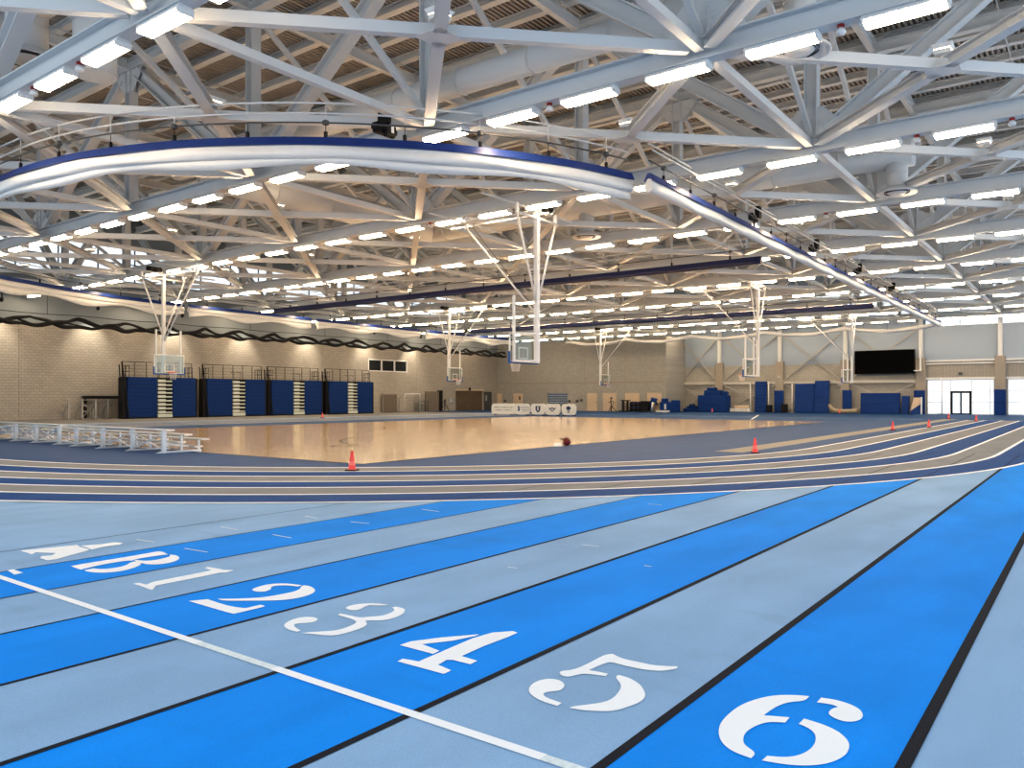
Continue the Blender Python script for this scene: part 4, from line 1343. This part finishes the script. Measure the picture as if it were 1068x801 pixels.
for x in (0, .65):
    for y in (0, .5):
        MB().tube([(x, y - .02, .05), (x, y + .02, .05)], .05, 10).build('wheel', 'black', r)
r = thing('stage_panel', 'wide grey wooden panel standing against the left wall', 'panel', (66.2, LWALL - .3, 0))
MB().cbox(0, 2.3, 0, .12, 0, 2.3, .01).build('panel_face', 'greywood', r)
mb = MB()
for i in range(1, 6):
    mb.box(2.3 * i / 6 - .01, 2.3 * i / 6 + .01, -.012, 0, .05, 2.25)
mb.build('panel_seam', 'pier', r)
tag(MB().box(68.55, 69.35, LWALL - .02, LWALL - .005, 0, 2.42).box(68.5, 68.56, LWALL - .06, LWALL, 0, 2.46).box(69.34, 69.4, LWALL - .06, LWALL, 0, 2.46).build('door_11', 'black'), kind='structure')
r = thing('floor_stand', 'folded dark easel stand with splayed legs by the wooden panel', 'stand', (68.7, 61.0, 0))
MB().tube([(0, 0, .1), (0, 0, 1.45)], .06, 8).cbox(-.16, .16, -.06, .06, .9, 1.35, .02).build('column', 'darkgrey', r)
for a, b in ((-.8, -.2), (.8, .1), (.25, -.6)):
    MB().tube([(0, 0, 1.0), (a, b, .02)], .03, 6).build('leg', 'brownwood', r)
tag(MB().cbox(70.6, 71.3, LWALL - .12, LWALL - .01, 1.0, 1.55, .02).cbox(70.75, 71.1, LWALL - .2, LWALL - .12, 1.1, 1.35, .02).build('drinking_fountain', 'alu'), 'pale wall mounted drinking fountain left of the brown shutter', 'fountain')

# things before the back wall
r = thing('equipment_stand', 'thin black equipment stand in front of the beige double doors', 'stand', (79.0, 44.7, 0))
MB().tube([(0, 0, .0), (0, -.02, .7), (0, .08, 1.2), (0, .05, 1.4)], .05, 8).build('column', 'black', r)
MB().lathe([(0, 1.38), (.1, 1.42), (.12, 1.52), (.08, 1.64), (0, 1.66)], n=12).build('head', 'black', r)
MB().tube([(0, .05, 1.2), (0, -.28, 1.1), (0, -.2, .8)], .045, 6).tube([(0, .05, 1.22), (0, .2, 1.02)], .045, 6).build('bracket', 'black', r)
for a in (-.7, .05, .35):
    MB().tube([(0, -.02, .7), (0, a * .4, .35), (0, a, .03)], .035, 6).build('leg', 'black', r)
r = thing('weight_rack', 'black weight rack against the back wall, left of the dark benches', 'rack', (79.2, 43.0, 0))
mb = MB()
for y in (-.28, .28):
    mb.box(-.1, .1, y - .08, y + .08, 0, 1.25)
mb.box(-.15, .15, -.55, .55, 1.2, 1.3).box(-.3, .3, -.7, .7, 0, .12)
mb.build('rack_frame', 'black', r)
mb = MB()
for z in (.4, .65, .9):
    mb.tube([(-.05, -.5, z), (-.05, .5, z)], .05, 8)
mb.build('weight_bar', 'darkgrey', r)
r = thing('bench_stack', 'long dark stack of folded benches against the back wall', 'bench', (79.2, 41.65, 0))
for k in range(4):
    MB().cbox(-.35, .35, -.65, .65, .1 + .27 * k, .1 + .27 * k + .22, .04).build('bench_top', 'navy' if k % 2 else 'black', r)
mb = MB()
for y in (-.55, 0, .55):
    mb.box(-.3, .3, y - .05, y + .05, 0, 1.0)
mb.build('leg', 'black', r)
r = thing('storage_cart', 'black storage cart at the right end of the dark benches', 'cart', (79.2, 40.5, 0))
MB().cbox(-.4, .4, -.5, .4, .12, 1.2, .05).build('cart_body', 'black', r)
for y in (-.35, .3):
    MB().tube([(-.42, y, .07), (-.36, y, .07)], .07, 10).build('wheel', 'darkgrey', r)
tag(MB().tube([(79.1, 39.75, .05), (79.1, 39.65, 1.0), (79.1, 39.5, 1.38), (79.1, 39.2, 1.3), (79.1, 39.05, .8)], [.12, .2, .3, .3, .22], 10).build('draped_mat', 'pad'), 'blue mat draped over a rack at the end of the back wall', 'mat')
tag(MB().tube([(78.45, 39.3, .05), (78.5, 39.25, 1.1)], [.14, .1], 8).build('foam_roller', 'alu'), 'pale upright foam roll beside the draped blue mat', 'roll')

def pad(name, label, cat, y0, y1, z1, x=EWALL - .5, th=.16, lean=.0, z0=.0, seams=0, colour='pad', strips=()):
    """upholstered mat standing on edge, leaning back by lean metres"""
    r = thing(name, label, cat, (x, 0, z0))
    mb = MB().cbox(0, th, y0, y1, 0, z1, .03)
    mb.v = [(a + lean * c / z1, b, c) for a, b, c in mb.v]
    mb.build('mat_body', colour, r)
    if seams:
        mb = MB()
        for k in range(1, seams + 1):
            z = z1 * k / (seams + 1)
            mb.tube([(-.004 + lean * z / z1, y0 + .01, z), (-.004 + lean * z / z1, y1 - .01, z)], .012, 5)
        mb.build('mat_seam', 'navyband', r)
    mb = MB()
    for yy in (y0 + (y1 - y0) * .3, y0 + (y1 - y0) * .7):
        z = z1 * .5
        mb.tube([(-.01 + lean * z / z1, yy - .12, z), (-.04 + lean * z / z1, yy - .06, z - .05), (-.04 + lean * z / z1, yy + .06, z - .05), (-.01 + lean * z / z1, yy + .12, z)], .015, 5)
    mb.build('carry_strap', 'navy', r)
    return r


# blue crash mat pile
r = thing('crash_mat', 'big blue crash mat standing in the middle of the far end', 'mat', (82.5, 34.1, 0))
MB().cbox(0, 1.3, -1.7, 1.65, 0, 1.85, .08).build('mat_body', 'pad', r)
MB().tube([(-.01, -1.65, .95), (-.01, 1.6, .95)], .02, 6).build('mat_seam', 'navyband', r)
r = thing('landing_cushion', 'smaller blue cushion lying on top of the big crash mat', 'mat', (82.6, 34.3, 1.85))
MB().cbox(.1, 1.1, -1.15, .8, 0, .55, .08).cbox(.2, 1.0, -.5, .55, .55, .85, .1).build('cushion_body', 'pad', r)
r = thing('folded_mat', 'small folded blue mat on the right end of the crash mat', 'mat', (82.7, 32.78, 1.85))
MB().cbox(.0, .8, -.25, .25, 0, .42, .08).build('mat_body', 'pad', r)
r = thing('tumbling_block', 'blue foam block with a notched top left of the crash mat', 'block', (78.8, 38.0, 0))
MB().cbox(0, .8, -.8, .55, 0, 1.1, .06).cbox(.1, .7, -.2, .4, 1.1, 1.5, .06).build('block_body', 'pad', r)
MB().box(-.01, 0, -.25, .0, .3, .9).build('block_label', 'alu', r)
r = thing('foam_wedge', 'blue foam wedge beside the notched block', 'block', (78.8, 36.85, 0))
MB().cbox(0, .7, -.45, .35, 0, 1.3, .06).build('wedge_body', 'pad', r)
r = thing('low_mat_stack', 'low heap of folded blue mats on the floor left of the crash mat', 'mat', (82.9, 36.75, 0))
MB().cbox(0, .9, -.9, .9, 0, .35, .05).cbox(.1, .8, -.6, .5, .35, .62, .06).cbox(.2, .7, -.3, .3, .62, .85, .08).build('mat_body', 'pad', r)
tag(MB().cbox(78.0, 78.5, 37.2, 38.6, .0, .2, .02).build('low_platform', 'signwhite'), 'low white platform on the floor before the blue foam blocks', 'platform')
r = thing('hurdle_base_rack', 'row of pale blocks on a low rack right of the crash mat', 'rack', (83.2, 31.2, 0))
for k in range(9):
    MB().cbox(0, .3, -1.1 + .25 * k, -1.1 + .25 * k + .2, .05, .42, .02).build('block', 'white', r)
MB().box(-.05, .4, -1.2, 1.2, 0, .06).build('rack_base', 'darkgrey', r)
tag(MB().cbox(83.7, 84.2, 30.4, 32.0, .45, .75, .03).box(83.75, 84.15, 30.5, 31.9, 0, .45).build('storage_crate', 'beige'), 'pale storage crate behind the row of blocks', 'crate')
pad('standing_mat', 'tall narrow blue folding mat standing by the white post', 'mat', 28.65, 29.9, 3.35, lean=.15, seams=9, x=84.2)
pad('pillar_pad', 'dark blue pad on the lower pier between the tall mats', 'wall pad', 26.85, 27.85, 2.35, x=84.42, th=.1)
tag(MB().cbox(83.3, 84.2, 26.3, 26.8, 0, .9, .05).cbox(83.3, 84.2, 27.95, 28.3, 0, .8, .05).build('equipment_box', 'black'), 'black boxes at the foot of the padded pier', 'box')
pad('leaning_mat', 'wide blue mat leaning on the wall, left of a matching taller mat', 'mat', 23.6, 25.6, 3.05, lean=.3, x=84.0)
pad('leaning_mat', 'taller blue mat leaning on the wall right of the wide mat', 'mat', 22.1, 23.55, 3.35, lean=.3, x=83.9, seams=3)
pad('pillar_pad', 'dark blue pad on the pier below the hoop beside the scoreboard', 'wall pad', 20.0, 20.9, 2.3, x=84.42, th=.1, z0=.05)
mb = MB().tube([(83.3, 21.9, .95), (83.3, 21.7, .5), (83.3, 21.3, .25), (83.3, 20.5, .22), (83.3, 19.4, .25), (83.3, 19.2, .5)], [.14, .2, .22, .22, .22, .16], 10)
tag(mb.build('mat_roll', 'carpetroll'), 'tan rolled mat lying on the floor below the scoreboard', 'mat')
pad('crash_pad', 'wide blue crash pad standing on edge below the scoreboard', 'mat', 15.5, 19.1, 2.05, lean=.12, x=84.1, th=.3, seams=1)
pad('leaning_mat', 'narrow blue mat leaning right of the wide crash pad', 'mat', 14.65, 15.3, 1.75, lean=.25, x=83.8, th=.3)
pad('pillar_pad', 'dark blue pad on the pier left of the glass doors', 'wall pad', 13.35, 14.3, 2.3, x=84.42, th=.1)
r = thing('display_board', 'blue and beige board propped against the pier left of the glazing', 'board', (83.7, 14.0, 0))
mb = MB().add([(0, -.4, 0), (0, .5, 0), (.05, .5, .3), (.25, -.4, 1.0)], [(0, 1, 2, 3)], 0).add([(.05, .5, .3), (.25, -.4, 1.0), (.35, -.4, 1.6), (.35, .25, 1.6)], [(0, 1, 2, 3)], 1).box(0, .3, -.5, -.4, 0, 1.65, 2)
mb.build('board_face', ['pad', 'beige', 'white'], r)
pad('pillar_pad', 'bright blue pad on the pier right of the glass doors', 'wall pad', 6.72, 7.64, 2.35, x=84.42, th=.1)
for i, (y, z1, lab) in enumerate(((30.45, 3.15, 'thin white post left of the tall narrow mat'), (28.45, 3.3, 'thin white post right of the tall narrow mat'), (25.95, 3.1, 'thin white post left of the leaning mats'), (11.9, 3.4, 'thin white post on a round base before the glazing'))):
    r = thing('net_post', lab, 'post', (84.45, y, 0), 0, 'white net posts along the far wall')
    MB().tube([(0, 0, .04), (0, 0, z1)], .06, 10).build('pole', 'white', r)
    MB().lathe([(0, .05), (.4 if i == 3 else .2, .05), (.42 if i == 3 else .22, 0)], n=18).build('base', 'darkgrey' if i == 3 else 'white', r)
r = thing('scoreboard', 'large blank black scoreboard on the far wall', 'scoreboard', (84.3, 16.95, 5.1))
MB().cbox(0, .25, -2.75, 2.75, -1.15, 1.2, .03).build('cabinet', 'black', r)
MB().box(-.01, 0, -2.68, 2.68, -1.08, 1.13).build('display_face', 'screen', r)
mb = MB()
for y in (-2.2, 2.2):
    mb.box(.25, .6, y - .06, y + .06, -1.1, 1.1)
mb.build('mounting_bracket', 'steel', r)
r = thing('wall_hoop_frame', 'white wall bracket at the right end of the scoreboard', 'bracket', (84.3, 13.75, 4.2))
MB().box(-.1, .1, -.12, .02, 0, 2.2).box(-.3, .2, -.1, .5, -.05, .05).build('bracket_bar', 'white', r)
r = thing('wall_light', 'small dark wall light above the glass doors', 'light', (84.9, 10.4, 3.85))
MB().cbox(-.12, .1, -.18, .18, -.12, .14, .03).build('light_body', 'darkgrey', r)
for x, y, lab, c in ((BWALL, 49.9, 'pair of dark wall boxes left of the beige doors', 0), (BWALL, 62.0 - 1.3, 'dark wall box between two beige doors at left', 1), (BWALL, 51.0, 'small dark box right of the roller shutter', 2)):
    mb = MB().cbox(x - .15, x, y - .15, y + .15, 1.0, 1.3, .02)
    if c == 0: mb.cbox(x - .15, x, y - .75, y - .5, 1.15, 1.4, .02)
    tag(mb.build('wall_box', 'darkgrey'), lab, 'wall box')
r = thing('wall_speaker', 'round pale fixture on the pier above the padded column', 'light', (84.55, 27.4, 3.75))
MB().lathe([(0, -.12), (.12, -.08), (.15, 0), (.12, .1), (0, .13)], n=14).build('lamp_globe', 'white', r)

# ================================================================== LIGHTING
w = bpy.data.worlds.new('sky')
scene.world = w
w.use_nodes = True
nt = w.node_tree
bg = nt.nodes['Background']
bg.inputs[0].default_value = (.82, .91, 1.0, 1)
bg.inputs[1].default_value = 1.2
# wall washers: real spot lamps in small housings at the row ends by the left wall
wm = MB().tube([(0, 0, .0), (0, .12, -.22)], .11, 12).box(-.03, .03, -.03, .03, 0, .5).mesh('wall_washer', 'black')
for n, x in enumerate((22.3, 28.8, 35.6, 42.2, 49.5, 57.0, 64.0)):
    o = tag(link('wall_washer', wm, None, (x, 60.3, 8.45)), 'small black wall washer lamp above the net on the left wall, %s from the left' % ORD[n], 'light', 'wall washers along the left wall')
    ld = bpy.data.lights.new('washer_spot', 'SPOT')
    ld.energy = 480; ld.spot_size = 1.35; ld.spot_blend = .8; ld.color = (1, .86, .66); ld.shadow_soft_size = .1
    lo = bpy.data.objects.new('washer_spot', ld); COL.objects.link(lo)
    lo.location = (x, 60.42, 8.1)
    lo.rotation_euler = Vector((0, 1.45, -2.6)).to_track_quat('-Z', 'Y').to_euler()
    lo.parent = o; lo.matrix_parent_inverse = o.matrix_world.inverted()
    lo.location = (0, .12, -.35)
    lo.rotation_euler = Vector((0, 1.45, -2.6)).to_track_quat('-Z', 'Y').to_euler()
    lo.matrix_parent_inverse.identity()

vs = scene.view_settings
vs.view_transform = 'Standard'
vs.look = 'Medium High Contrast'
vs.exposure = 0.1
vs.gamma = 1.0
cy = scene.cycles if hasattr(scene, 'cycles') else None
if cy:
    cy.use_denoising = True
    cy.max_bounces = 8
    cy.diffuse_bounces = 3
    cy.glossy_bounces = 3
    cy.transparent_max_bounces = 12
    cy.sample_clamp_indirect = 6
    cy.caustics_reflective = False
    cy.caustics_refractive = False
    cy.use_light_tree = True
